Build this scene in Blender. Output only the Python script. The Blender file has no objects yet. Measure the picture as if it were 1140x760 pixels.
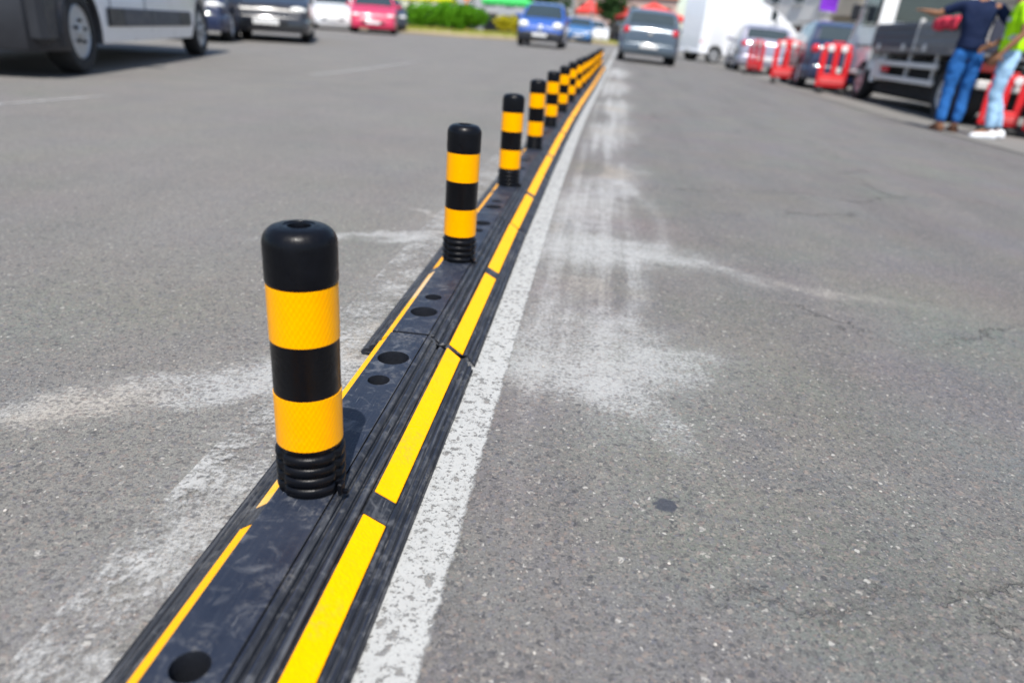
import bpy, bmesh, math, random
from mathutils import Vector, Matrix, noise as mnoise
random.seed(7)
R = math.radians
scn = bpy.context.scene
COL = scn.collection

# ------------------------------------------------------------------ camera
CAM_H = 0.5986
PITCH, ROLL = 0.4054, 0.0709
cp, sp, cr, sr = math.cos(PITCH), math.sin(PITCH), math.cos(ROLL), math.sin(ROLL)
fw = Vector((0, cp, -sp)); r0 = Vector((1, 0, 0)); u0 = Vector((0, sp, cp))
rt = cr * r0 + sr * u0; up = -sr * r0 + cr * u0
cam = bpy.data.cameras.new('camera'); cam_o = bpy.data.objects.new('camera', cam); COL.objects.link(cam_o)
m = Matrix.Identity(4)
for i in range(3):
    m[i][0], m[i][1], m[i][2] = rt[i], up[i], -fw[i]
m[2][3] = CAM_H
cam_o.matrix_world = m
cam.sensor_width = 36; cam.lens = 36 * 801.45 / 1140
cam.clip_start = 0.02; cam.clip_end = 3000
cam.dof.use_dof = True; cam.dof.focus_distance = 1.08; cam.dof.aperture_fstop = 2.7
scn.camera = cam_o

# ------------------------------------------------------------------ world, sun, exposure
SUN = Vector((0.02, -0.44, 0.90)).normalized()
w = bpy.data.worlds.new('World'); scn.world = w; w.use_nodes = True
wn = w.node_tree; wn.nodes.clear()
sky = wn.nodes.new('ShaderNodeTexSky'); sky.sky_type = 'NISHITA'; sky.sun_disc = False
sky.sun_elevation = math.asin(SUN.z); sky.sun_rotation = math.atan2(SUN.x, SUN.y) % (2 * math.pi)
sky.air_density = 1.0; sky.dust_density = 1.0
bg = wn.nodes.new('ShaderNodeBackground'); bg.inputs[1].default_value = 0.14
wo = wn.nodes.new('ShaderNodeOutputWorld')
wn.links.new(sky.outputs[0], bg.inputs[0]); wn.links.new(bg.outputs[0], wo.inputs[0])
sl = bpy.data.lights.new('sun', 'SUN'); sl.energy = 4.9; sl.angle = R(0.53); sl.color = (1.0, 0.955, 0.89)
so = bpy.data.objects.new('sun', sl); COL.objects.link(so)
so.rotation_euler = SUN.to_track_quat('Z', 'Y').to_euler()
vs = scn.view_settings; vs.view_transform = 'Standard'; vs.look = 'None'; vs.gamma = 1; vs.exposure = 0.38
try: vs.use_curve_mapping = False
except Exception: pass

# ------------------------------------------------------------------ terrain and divider line
def sstep(a, b, x):
    t = max(0, min(1, (x - a) / (b - a))); return t * t * (3 - 2 * t)
def g(x, y):
    return -.04 * max(0, min(8.5, x - .5)) * (1 - sstep(45, 100, y)) + .008 * max(0, min(50, y - 10))
def lx(y):
    s = y - .763; a = min(s, 6); b = max(s - 6, 0)
    return -.24 + .0872 * a + .00225 * a * a + .1142 * b
def heading(y):
    return math.atan2(lx(y + .1) - lx(y - .1), .2)

# ------------------------------------------------------------------ materials
MATS = {}
def newmat(name):
    mt = bpy.data.materials.new(name); mt.use_nodes = True
    nt = mt.node_tree; b = nt.nodes['Principled BSDF']; MATS[name] = mt
    return mt, nt, b
class N:
    """small node helper"""
    def __init__(s, nt): s.nt = nt
    def n(s, t, **k):
        o = s.nt.nodes.new(t)
        for a, v in k.items(): setattr(o, a, v)
        return o
    def put(s, sock, v):
        if v is None: return
        if hasattr(v, 'is_linked') or hasattr(v, 'links'): s.nt.links.new(v, sock)
        else: sock.default_value = v
    def m(s, op, a, b=None, c=None, clamp=False):
        o = s.n('ShaderNodeMath', operation=op); o.use_clamp = clamp
        for i, v in enumerate((a, b, c)): s.put(o.inputs[i], v)
        return o.outputs[0]
    def mix(s, f, a, b):
        o = s.n('ShaderNodeMix', data_type='RGBA')
        s.put(o.inputs[0], f); s.put(o.inputs[6], a); s.put(o.inputs[7], b)
        return o.outputs[2]
    def pos(s): return s.n('ShaderNodeNewGeometry').outputs['Position']
    def obj(s): return s.n('ShaderNodeTexCoord').outputs['Object']
    def map(s, v, loc=(0, 0, 0), rot=(0, 0, 0), sc=(1, 1, 1)):
        o = s.n('ShaderNodeMapping', vector_type='POINT'); s.put(o.inputs[0], v)
        o.inputs[1].default_value = loc; o.inputs[2].default_value = rot; o.inputs[3].default_value = sc
        return o.outputs[0]
    def noise(s, v, sc, det=3, rough=.55, dist=0, col=False):
        o = s.n('ShaderNodeTexNoise'); s.put(o.inputs['Vector'], v)
        o.inputs['Scale'].default_value = sc; o.inputs['Detail'].default_value = det
        o.inputs['Roughness'].default_value = rough; o.inputs['Distortion'].default_value = dist
        return o.outputs['Color' if col else 'Fac']
    def vor(s, v, sc, feat='F1', rnd=1.0):
        o = s.n('ShaderNodeTexVoronoi', feature=feat); s.put(o.inputs['Vector'], v)
        o.inputs['Scale'].default_value = sc; o.inputs['Randomness'].default_value = rnd
        return o
    def ss(s, v, a, b, lo=0., hi=1.):
        o = s.n('ShaderNodeMapRange', interpolation_type='SMOOTHSTEP'); s.put(o.inputs[0], v)
        for i, q in enumerate((a, b, lo, hi)): o.inputs[1 + i].default_value = q
        return o.outputs[0]
    def ramp(s, v, stops):
        o = s.n('ShaderNodeValToRGB'); s.put(o.inputs[0], v)
        e = o.color_ramp.elements
        while len(e) < len(stops): e.new(.5)
        for i, (p, c) in enumerate(stops):
            e[i].position = p; e[i].color = (*c, 1)
        return o.outputs[0]
    def bump(s, h, st, d):
        o = s.n('ShaderNodeBump'); s.put(o.inputs['Height'], h)
        o.inputs['Strength'].default_value = st; o.inputs['Distance'].default_value = d
        return o.outputs[0]
    def sep(s, v):
        o = s.n('ShaderNodeSeparateXYZ'); s.put(o.inputs[0], v); return o.outputs

def simple(name, col, rough=.5, metal=0, coat=0, var=.12, vscale=6, bump=0, bscale=80, spec=.5):
    mt, nt, b = newmat(name); h = N(nt); v = h.obj()
    f = h.noise(v, vscale, 4)
    dk = tuple(c * (1 - var) for c in col) + (1,); lt = tuple(min(1, c * (1 + var)) for c in col) + (1,)
    nt.links.new(h.mix(f, dk, lt), b.inputs['Base Color'])
    nt.links.new(h.ss(h.noise(v, vscale * 2.3, 3), .2, .8, max(0, rough - .08), min(1, rough + .1)), b.inputs['Roughness'])
    b.inputs['Metallic'].default_value = metal
    b.inputs['Coat Weight'].default_value = coat; b.inputs['Coat Roughness'].default_value = .08
    b.inputs['Specular IOR Level'].default_value = spec
    if bump: nt.links.new(h.bump(h.noise(v, bscale, 3), bump, .004), b.inputs['Normal'])
    return mt
def paint(name, col, metal=0.0):
    return simple(name, col, .32, metal, .8, .08, 3)
def glass(name='car_glass', col=(.03, .045, .05)):
    mt = simple(name, col, .06, 0, .5, .2, 2); return mt

def line_u(h, xyz):
    """signed distance to the divider's centre line, in the ground plane"""
    s_ = h.m('SUBTRACT', xyz[1], .763)
    a = h.m('MINIMUM', s_, 6.); b = h.m('MAXIMUM', h.m('SUBTRACT', s_, 6.), 0.)
    q = h.m('MULTIPLY', h.m('MULTIPLY', a, a), .00225)
    l = h.m('ADD', h.m('ADD', h.m('MULTIPLY_ADD', a, .0872, -.24), q), h.m('MULTIPLY', b, .1142))
    return h.m('SUBTRACT', xyz[0], l)

def asphalt():
    mt, nt, b = newmat('asphalt'); h = N(nt); p = h.pos(); xyz = h.sep(p)
    big = h.noise(p, .55, 5, .6); mid = h.noise(p, 5., 5, .65); fine = h.noise(p, 60, 4, .7)
    tint = h.noise(p, 2.2, 3, .5, col=True)
    base = h.ramp(h.m('ADD', h.m('MULTIPLY', big, .35), h.m('MULTIPLY', mid, .65)),
                  [(.3, (.074, .072, .066)), (.5, (.108, .105, .094)), (.72, (.156, .150, .133))])
    base = h.mix(.08, base, tint)
    pt = h.noise(p, 3.3, 5, .7); pt2 = h.noise(h.map(p, (3, 8, 0)), 5.5, 5, .7)
    base = h.mix(h.ss(pt, .50, .66, 0, .55), base, (.092, .094, .112, 1))
    base = h.mix(h.ss(pt2, .52, .66, 0, .55), base, (.135, .135, .104, 1))
    u = line_u(h, xyz)
    cw = h.n('ShaderNodeCombineXYZ'); h.put(cw.inputs[0], u); h.put(cw.inputs[1], xyz[1])
    path = h.noise(h.map(cw.outputs[0], (1.3, 0, 0), (0, 0, 0), (1.6, .16, 1)), 1.3, 4, .6)
    base = h.mix(h.ss(path, .46, .66, 0, .55), base, (.070, .069, .068, 1))
    stn = h.m('MULTIPLY', h.ss(h.noise(h.map(p, (9, 4, 0)), 1.9, 6, .75), .58, .72), h.ss(xyz[0], .1, .5))
    base = h.mix(h.m('MULTIPLY', stn, .5), base, (.060, .060, .060, 1))
    base = h.mix(h.m('MULTIPLY', h.ss(u, -.05, .25, 1., 0.), h.ss(h.noise(p, 1.1, 4), .2, .8, .25, .75)), base, (.212, .204, .182, 1))
    base = h.mix(h.ss(fine, .38, .72, 0, .5), base, (.19, .183, .165, 1))
    base = h.mix(h.ss(h.noise(p, 240, 4, .75), .50, .64, 0, .75), base, (.052, .051, .052, 1))
    base = h.mix(h.ss(h.noise(h.map(p, (4, 2, 0)), 330, 3, .7), .56, .68, 0, .7), base, (.32, .305, .28, 1))
    # stones set in the binder: three sizes, each cell with its own chance of showing
    dw = h.noise(p, 90, 2, .5, col=True)
    mv = h.n('ShaderNodeVectorMath', operation='MULTIPLY_ADD')
    h.put(mv.inputs[0], dw); mv.inputs[1].default_value = (.011,) * 3; h.put(mv.inputs[2], p)
    warp = mv.outputs[0]
    heights = []
    for sc, thr, size in ((95, .66, .50), (150, .36, .55), (260, .30, .54)):
        v = h.vor(h.map(warp, (sc * .013, sc * .007, 0)), sc)
        rc = h.sep(v.outputs['Color'])
        on = h.m('MULTIPLY', h.ss(rc[0], thr, thr + .02), h.ss(v.outputs['Distance'], size * .85, size, 1., 0.))
        stone = h.ramp(rc[1], [(0, (.040, .042, .050)), (.16, (.070, .067, .069)), (.36, (.115, .109, .102)), (.57, (.172, .158, .142)),
                               (.72, (.115, .118, .136)), (.85, (.205, .157, .132)), (.975, (.27, .25, .22)), (.997, (.50, .48, .44))])
        base = h.mix(h.m('MULTIPLY', on, .66), base, stone)
        heights.append(h.m('MULTIPLY', on, 12. / sc))
    # dark flattened spots
    v = h.vor(h.map(warp, (3.1, 1.7, 0)), 2.1)
    rc = h.sep(v.outputs['Color'])
    edge = h.m('ADD', v.outputs['Distance'], h.m('MULTIPLY', h.noise(p, 40, 3), .03))
    sp_ = h.m('MULTIPLY', h.ss(rc[0], .8, .82), h.ss(edge, .022, .05, 1., 0.))
    base = h.mix(h.m('MULTIPLY', sp_, .4), base, (.045, .045, .055, 1))
    d1 = h.n('ShaderNodeVectorMath', operation='DISTANCE'); h.put(d1.inputs[0], p); d1.inputs[1].default_value = (.233, .85, 0)
    e1 = h.m('ADD', d1.outputs['Value'], h.m('MULTIPLY', h.noise(p, 110, 3), .018))
    base = h.mix(h.ss(e1, .022, .028, .9, 0.), base, (.035, .04, .055, 1))
    # fine cracks
    wv = h.n('ShaderNodeVectorMath', operation='MULTIPLY_ADD')
    h.put(wv.inputs[0], h.noise(p, 6, 6, .7, col=True)); wv.inputs[1].default_value = (.35, .35, 0); h.put(wv.inputs[2], p)
    cv = h.vor(h.map(wv.outputs[0], (.32, .11, 0)), .75, 'DISTANCE_TO_EDGE')
    crack = h.m('MULTIPLY', h.ss(cv.outputs['Distance'], .0012, .0045, 1., 0.), h.m('MULTIPLY', h.ss(h.noise(p, 1.3, 2), .42, .58), h.ss(xyz[0], .15, .4)))
    base = h.mix(h.m('MULTIPLY', crack, .6), base, (.06, .056, .05, 1))
    # white dust: smears and arcs, lying between the stones
    uy = h.n('ShaderNodeCombineXYZ'); h.put(uy.inputs[0], u); h.put(uy.inputs[1], xyz[1]); uvec = uy.outputs[0]
    wob = h.noise(p, 3.5, 5, .65, col=True)
    wb = h.n('ShaderNodeVectorMath', operation='MULTIPLY_ADD')
    h.put(wb.inputs[0], wob); wb.inputs[1].default_value = (.34, .34, 0); h.put(wb.inputs[2], p)
    wb2 = h.n('ShaderNodeVectorMath', operation='SUBTRACT'); h.put(wb2.inputs[0], wb.outputs[0]); wb2.inputs[1].default_value = (.17, .17, 0)
    pw = wb2.outputs[0]
    dust = None
    def add(v):
        nonlocal dust
        dust = v if dust is None else h.m('ADD', dust, v)
    def blob(cx, cy, ang, la, lb, k):
        t = h.n('ShaderNodeVectorMath', operation='SUBTRACT'); h.put(t.inputs[0], pw); t.inputs[1].default_value = (cx, cy, 0)
        q = h.map(t.outputs[0], (0, 0, 0), (0, 0, -R(ang)), (1, 1, 0))
        q2 = h.map(q, (0, 0, 0), (0, 0, 0), (1 / la, 1 / lb, 0))
        l = h.n('ShaderNodeVectorMath', operation='LENGTH'); h.put(l.inputs[0], q2)
        add(h.ss(l.outputs['Value'], .25, 1., k, 0.))
    blob(.12, 1.34, 8, .50, .34, .50)
    blob(.20, 1.29, 20, .34, .15, .30)
    blob(.20, 2.14, 3, .62, .26, .55)
    blob(.75, 1.98, -22, .60, .09, .42)
    blob(.05, 1.75, 20, .30, .35, .28)
    blob(.15, 2.6, 80, .6, .28, .40)
    blob(.22, 1.12, -60, .25, .10, .30)
    blob(.25, 1.0, 0, .35, .2, .12)
    blob(-.48, 1.14, 28, .46, .12, .62)
    blob(-.85, .93, 30, .35, .07, .45)
    blob(-.42, 2.15, 25, .34, .055, .65)
    blob(-.62, 2.03, 12, .30, .05, .35)
    blob(-.28, 2.42, -35, .25, .03, .45)
    blob(-.33, .80, 70, .30, .07, .35)
    blob(-.31, 1.36, 75, .2, .09, .4)
    blob(.40, 3.3, 75, .9, .22, .5)
    blob(.60, 5.2, 80, 1.6, .25, .55)
    blob(.85, 7.4, 82, 1.5, .28, .6)
    blob(1.2, 10.6, 82, 2.4, .33, .65)
    blob(1.7, 15., 83, 3., .4, .65)
    # two arcs swept by a tyre
    def arc(cx, cy, rad, wd, y0, y1, k):
        t = h.n('ShaderNodeVectorMath', operation='DISTANCE'); h.put(t.inputs[0], p); t.inputs[1].default_value = (cx, cy, 0)
        rr = h.m('ABSOLUTE', h.m('SUBTRACT', t.outputs['Value'], rad))
        a = h.ss(rr, 0., wd, k, 0.)
        a = h.m('MULTIPLY', a, h.m('MULTIPLY', h.ss(xyz[1], y0, y0 + .25), h.ss(xyz[1], y1 - .5, y1, 1., 0.)))
        add(h.m('MULTIPLY', a, h.ss(xyz[0], cx, cx + .1)))
    arc(-1.55, 2.75, 2.06, .06, 2.0, 3.6, .34)
    arc(-.85, 1.95, 1.18, .05, 1.35, 2.3, .34)
    # dust tracked along the line, in streaks
    st = h.noise(h.map(uvec, (0, 0, 0), (0, 0, 0), (14, .35, 1)), 1., 4, .6)
    band = h.m('MULTIPLY', h.ss(u, .16, .24), h.ss(u, .38, .62, 1., 0.))
    add(h.m('MULTIPLY', h.m('MULTIPLY', band, h.ss(st, .38, .68)), h.ss(xyz[1], .8, 2.4, .22, .55)))
    lb_ = h.m('MULTIPLY', h.ss(u, -.42, -.14), h.ss(u, -.13, -.09, 1., 0.))
    add(h.m('MULTIPLY', lb_, .28))
    # tyre print: fine cross ribs
    pr = h.m('MULTIPLY', h.ss(u, .37, .385), h.ss(u, .47, .485, 1., 0.))
    rib = h.ss(h.m('SINE', h.m('MULTIPLY', xyz[1], 210.)), -.2, .6)
    prm = h.m('MULTIPLY', h.m('MULTIPLY', pr, rib), h.m('MULTIPLY', h.ss(xyz[1], 1.9, 2.2), h.ss(xyz[1], 2.9, 3.4, 1., 0.)))
    add(h.m('MULTIPLY', prm, .16))
    cl = h.noise(p, 17, 6, .7); gr = h.noise(p, 150, 3, .7)
    hh = h.m('ADD', h.m('ADD', heights[0], heights[1]), heights[2])
    dl = h.m('MULTIPLY', dust, h.ss(cl, .25, .7, .55, 1.1))
    gap = h.m('SUBTRACT', 1., h.m('MULTIPLY', hh, 5., clamp=True))
    grain = h.m('ADD', h.m('MULTIPLY', h.ss(gr, .30, .70), .72), h.m('MULTIPLY', gap, .28))
    spk = h.ss(h.m('ADD', grain, h.m('SUBTRACT', dl, 1.)), -.25, .38)
    fac = h.m('ADD', h.m('MULTIPLY', h.m('MULTIPLY', spk, h.ss(dl, .0, .5)), .62), h.m('MULTIPLY', h.m('MINIMUM', dl, 1.), .38))
    fac = h.m('MULTIPLY', h.m('MULTIPLY', fac, .74), h.m('SUBTRACT', 1., h.m('MULTIPLY', h.m('MULTIPLY', hh, 6., clamp=True), .42)), clamp=True)
    warm = h.noise(p, 1.6, 2)
    dustc = h.mix(h.ss(warm, .52, .62), (.47, .475, .465, 1), (.46, .425, .375, 1))
    for (cx, cy, la) in ((-.31, 1.36, .13), (-.66, .95, .2), (.28, 3.6, .3)):
        t = h.n('ShaderNodeVectorMath', operation='DISTANCE'); h.put(t.inputs[0], pw); t.inputs[1].default_value = (cx, cy, 0)
        dustc = h.mix(h.ss(t.outputs['Value'], la * .3, la, .45, 0.), dustc, (.46, .36, .25, 1))
    base = h.mix(h.m('MULTIPLY', fac, .88), base, dustc)
    nt.links.new(base, b.inputs['Base Color'])
    b.inputs['Roughness'].default_value = .78; b.inputs['Specular IOR Level'].default_value = .35
    ht = h.m('ADD', h.m('MULTIPLY', hh, .7), h.m('MULTIPLY', h.noise(p, 160, 5, .75), .5))
    ht = h.m('ADD', ht, h.m('MULTIPLY', h.noise(p, 22, 3), .5))
    ht = h.m('SUBTRACT', ht, h.m('MULTIPLY', crack, .5))
    nt.links.new(h.bump(ht, .9, .007), b.inputs['Normal'])
    return mt
asphalt()

def worn_paint(name, col, cover):
    """road paint worn through to the stones (transparent where it is gone)"""
    mt, nt, b = newmat(name); h = N(nt); p = h.pos()
    chip = h.ss(h.noise(p, 70, 4, .62), .555, .63, 0., .8)
    chip2 = h.ss(h.noise(h.map(p, (5, 1, 0)), 150, 3, .6), .555, .65, 0., .75)
    chip = h.m('MAXIMUM', chip, h.ss(h.noise(h.map(p, (2, 7, 0)), 330, 2, .6), .60, .70, 0., .6))
    u = h.m('ABSOLUTE', h.m('ADD', line_u(h, h.sep(p)), cover[3]))
    rag = h.m('ADD', h.m('MULTIPLY', h.m('SUBTRACT', h.noise(p, 45, 4, .7), .5), .016), u)
    edge = h.ss(rag, cover[4] - .007, cover[4], 1., 0.)
    wear = h.m('ADD', h.m('MULTIPLY', h.noise(p, 10, 5, .65), .55), h.m('MULTIPLY', h.noise(p, 95, 4, .7), .45))
    keep = h.ss(wear, cover[0], cover[1], 0., 1.)
    keep = h.m('MULTIPLY', keep, h.m('SUBTRACT', 1., h.m('MULTIPLY', h.m('MAXIMUM', chip, chip2), .85)))
    c = h.mix(h.noise(p, 30, 4), tuple(q * .86 for q in col) + (1,), tuple(min(1, q * 1.08) for q in col) + (1,))
    nt.links.new(c, b.inputs['Base Color']); b.inputs['Roughness'].default_value = .7
    nt.links.new(h.bump(h.noise(p, 170, 4, .7), .35, .003), b.inputs['Normal'])
    keep = h.m('MULTIPLY', keep, edge)
    nt.links.new(h.m('MULTIPLY', keep, cover[2]), b.inputs['Alpha'])
    return mt
worn_paint('line_paint', (.42, .425, .41), (.20, .46, .88, -.13, .064))
worn_paint('worn_line_paint', (.43, .43, .415), (.44, .62, .75, .125, .085))
worn_paint('faint_paint', (.42, .42, .41), (.38, .58, .6, 0., 99.))

def rubber():
    mt, nt, b = newmat('rubber'); h = N(nt); v = h.obj(); p = h.pos()
    al = h.noise(h.map(v, (0, 0, 0), (0, 0, 0), (60, 2.2, 60)), 3., 5, .7)
    sm_ = h.noise(p, 14, 5, .65); pat = h.noise(p, 34, 4, .6, 1.2)
    base = h.mix(sm_, (.009, .010, .014, 1), (.024, .027, .034, 1))
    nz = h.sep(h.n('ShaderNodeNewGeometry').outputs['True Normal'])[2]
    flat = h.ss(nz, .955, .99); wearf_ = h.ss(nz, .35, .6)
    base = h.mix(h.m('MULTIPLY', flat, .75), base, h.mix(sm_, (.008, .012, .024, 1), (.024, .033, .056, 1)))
    base = h.mix(h.m('MULTIPLY', h.m('MULTIPLY', wearf_, h.ss(al, .46, .74, 0, .5)), h.m('SUBTRACT', 1., h.m('MULTIPLY', flat, .85))), base, (.15, .158, .175, 1))
    wearf = h.ss(nz, .35, .6)  # scuffs on upward faces only; hole walls stay black in place of shade
    base = h.mix(h.m('MULTIPLY', wearf, h.ss(pat, .50, .76, 0, .34)), base, (.20, .205, .215, 1))
    sc = h.noise(h.map(v, (0, 0, 0), (0, 0, .5), (260, 9, 9)), 2., 3, .6)
    base = h.mix(h.m('MULTIPLY', wearf, h.ss(sc, .66, .74, 0, .5)), base, (.32, .32, .32, 1))
    dirt = h.m('MULTIPLY', h.ss(h.noise(p, 8, 6, .7), .50, .68), h.ss(h.noise(p, 190, 3, .7), .42, .62))
    base = h.mix(h.m('MULTIPLY', h.m('MULTIPLY', dirt, wearf), .32), base, (.26, .25, .23, 1))
    nt.links.new(base, b.inputs['Base Color']); b.inputs['Specular IOR Level'].default_value = .28
    nt.links.new(h.ss(sm_, .3, .7, .34, .56), b.inputs['Roughness'])
    nt.links.new(h.bump(h.m('ADD', h.noise(p, 210, 3, .6), h.m('MULTIPLY', al, .9)), .28, .0025), b.inputs['Normal'])
    return mt
rubber()
simple('post_black', (.0035, .004, .006), .33, var=.5, vscale=40, bump=.10, bscale=160, spec=.15)
simple('shade_plug_black', (.003, .003, .004), .9, spec=.04)  # near-black stand-in for the shade inside the divider holes
def tape(name, c1, c2, dusty=0, coat=0):
    mt, nt, b = newmat(name); h = N(nt); v = h.obj(); p = h.pos()
    base = h.mix(h.noise(p, 24, 4), c1 + (1,), c2 + (1,))
    # prismatic cells of the reflective sheet
    cell = h.vor(h.map(v, (0, 0, 0), (0, 0, 0), (1, 1, 1)), 240 if coat else 190, 'F1', .5 if coat else 1.)
    grime = h.m('MULTIPLY', h.ss(h.noise(p, 11, 5, .7), .52, .72), h.ss(h.noise(p, 120, 3, .7), .40, .64))
    base = h.mix(h.ss(h.sep(cell.outputs['Color'])[0], .6, 1., 0, .18), base, (1, c2[1] * 1.2, .0, 1))
    if dusty: base = h.mix(h.ss(h.noise(p, 4.2, 4, .6), .50, .66, 0, dusty), base, (.62, .50, .36, 1))
    if not coat: base = h.mix(h.m('MULTIPLY', grime, .42), base, (.26, .18, .07, 1))
    else: base = h.mix(h.m('MULTIPLY', grime, .10), base, (.35, .20, .05, 1))
    nt.links.new(base, b.inputs['Base Color'])
    b.inputs['Roughness'].default_value = .36 if coat else .45; b.inputs['Specular IOR Level'].default_value = .5 if coat else .2; b.inputs['Specular Tint'].default_value = (1., .62, 0., 1)
    if coat:
        q = h.sep(v); arc = h.m('MULTIPLY', h.m('ARCTAN2', q[1], q[0]), .04 * 2 * math.pi / .0062)
        ht = h.m('MULTIPLY', h.m('SINE', arc), h.m('SINE', h.m('MULTIPLY', q[2], 2 * math.pi / .0105)))
        n1 = h.bump(h.m('ADD', ht, h.m('MULTIPLY', h.noise(v, 60, 3), .6)), .14, .0012)
    else: n1 = h.bump(cell.outputs['Distance'], .3, .002)
    if coat:
        pass
    nt.links.new(n1, b.inputs['Normal'])
    return mt
tape('band_yellow', (.95, .365, .0), (1.0, .425, .0), coat=.7)
tape('strip_yellow', (.90, .385, .0), (.97, .43, .0))
tape('strip_yellow_dusty', (.88, .40, .0), (.95, .45, .0), .75)

def fabric(name, c, var=.25, sc=9):
    return simple(name, c, .85, var=var, vscale=sc, bump=.5, bscale=22, spec=.2)
simple('tyre', (.014, .014, .015), .8, var=.3, vscale=20)
simple('steel_rim', (.42, .43, .44), .4, .5, var=.15)
simple('alloy', (.58, .59, .60), .3, .7)
simple('dark_plastic', (.016, .017, .022), .45, var=.25)
simple('grey_plastic', (.045, .05, .065), .5)
simple('underbody', (.01, .01, .01), .9)
simple('chrome', (.75, .75, .76), .15, .9)
glass(); glass('van_glass', (.02, .03, .035))
simple('lamp_lens', (.80, .80, .76), .12, coat=.6)
simple('tail_red', (.55, .01, .02), .15, coat=.6)
simple('amber', (.8, .25, .01), .2, coat=.5)
simple('plate_white', (.72, .72, .70), .4)
paint('white_paint', (.66, .67, .68)); paint('van_white', (.84, .85, .87)); paint('navy_paint', (.012, .018, .045)); paint('blue_paint', (.02, .09, .38))
paint('red_paint', (.55, .018, .075)); paint('grey_paint', (.075, .10, .125), .3); paint('silver_paint', (.36, .35, .42), .4)
paint('black_paint', (.012, .013, .017)); paint('dark_blue_paint', (.014, .022, .06)); paint('sky_blue_paint', (.03, .13, .32)); paint('truck_white', (.82, .81, .79))
simple('barrier_red', (.68, .012, .018), .42, var=.15); simple('barrier_white', (.74, .72, .70), .4); simple('barrier_pink', (.72, .10, .10), .42); simple('barrier_foot', (.02, .02, .02), .8)
simple('bed_slate', (.035, .038, .06), .5, bump=.2, bscale=20); simple('bed_grey', (.14, .14, .15), .5); simple('rail_metal', (.60, .58, .55), .5)
fabric('navy_shirt', (.008, .016, .05)); fabric('blue_denim', (.022, .12, .36), .4); fabric('light_denim', (.32, .50, .68), .3); fabric('hi_vis', (.45, .88, .01), .15)
fabric('skin', (.30, .15, .085), .15); fabric('hair', (.015, .011, .009)); fabric('brown_leather', (.15, .07, .04)); fabric('white_canvas', (.74, .75, .77), .08); fabric('grey_tape', (.5, .5, .5))
fabric('red_cloth', (.60, .04, .07)); fabric('tent_red', (.62, .06, .05), .1, 1); fabric('tent_yellow', (.80, .75, .02), .1, 1); fabric('tent_green', (.06, .50, .12), .1, 1); fabric('purple_cloth', (.22, .04, .55))
simple('bark', (.09, .065, .045), .9, bump=.8, bscale=18)
def leafmat(name, a, c):
    mt, nt, b = newmat(name); h = N(nt)
    oi = h.noise(h.obj(), 1.7, 3)
    nt.links.new(h.mix(oi, a + (1,), c + (1,)), b.inputs['Base Color']); b.inputs['Roughness'].default_value = .75; b.inputs['Specular IOR Level'].default_value = .12
    try: b.inputs['Subsurface Weight'].default_value = 0
    except Exception: pass
    return mt
leafmat('hedge_leaf', (.035, .14, .004), (.13, .36, .012)); leafmat('tree_leaf', (.02, .05, .015), (.05, .10, .03)); leafmat('yellow_leaf', (.32, .30, .01), (.5, .44, .02)); leafmat('grass', (.16, .24, .02), (.40, .38, .08))
simple('wall_beige', (.48, .42, .33), .85, var=.1, vscale=.8, bump=.2, bscale=8); simple('wall_white', (.66, .65, .62), .85, var=.08, vscale=.8); simple('wall_grey', (.35, .36, .37), .85, var=.1, vscale=.8); simple('wall_pink', (.5, .35, .3), .85, var=.1, vscale=.8)
simple('roof_tile', (.38, .12, .07), .8, var=.25, vscale=3, bump=.6, bscale=6); simple('window_frame', (.62, .62, .60), .5); simple('dark_opening', (.02, .022, .025), .3); simple('shutter', (.28, .24, .2), .6)
simple('concrete', (.158, .150, .136), .85, var=.18, vscale=1.5, bump=.3, bscale=40); simple('dirt', (.36, .29, .17), .95, var=.3, vscale=.6, bump=.5, bscale=8); simple('orange_post', (.75, .22, .04), .5); simple('metal_post', (.22, .23, .24), .5, .5)
simple('hill_green', (.06, .09, .045), .9, var=.4, vscale=.05)

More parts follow.
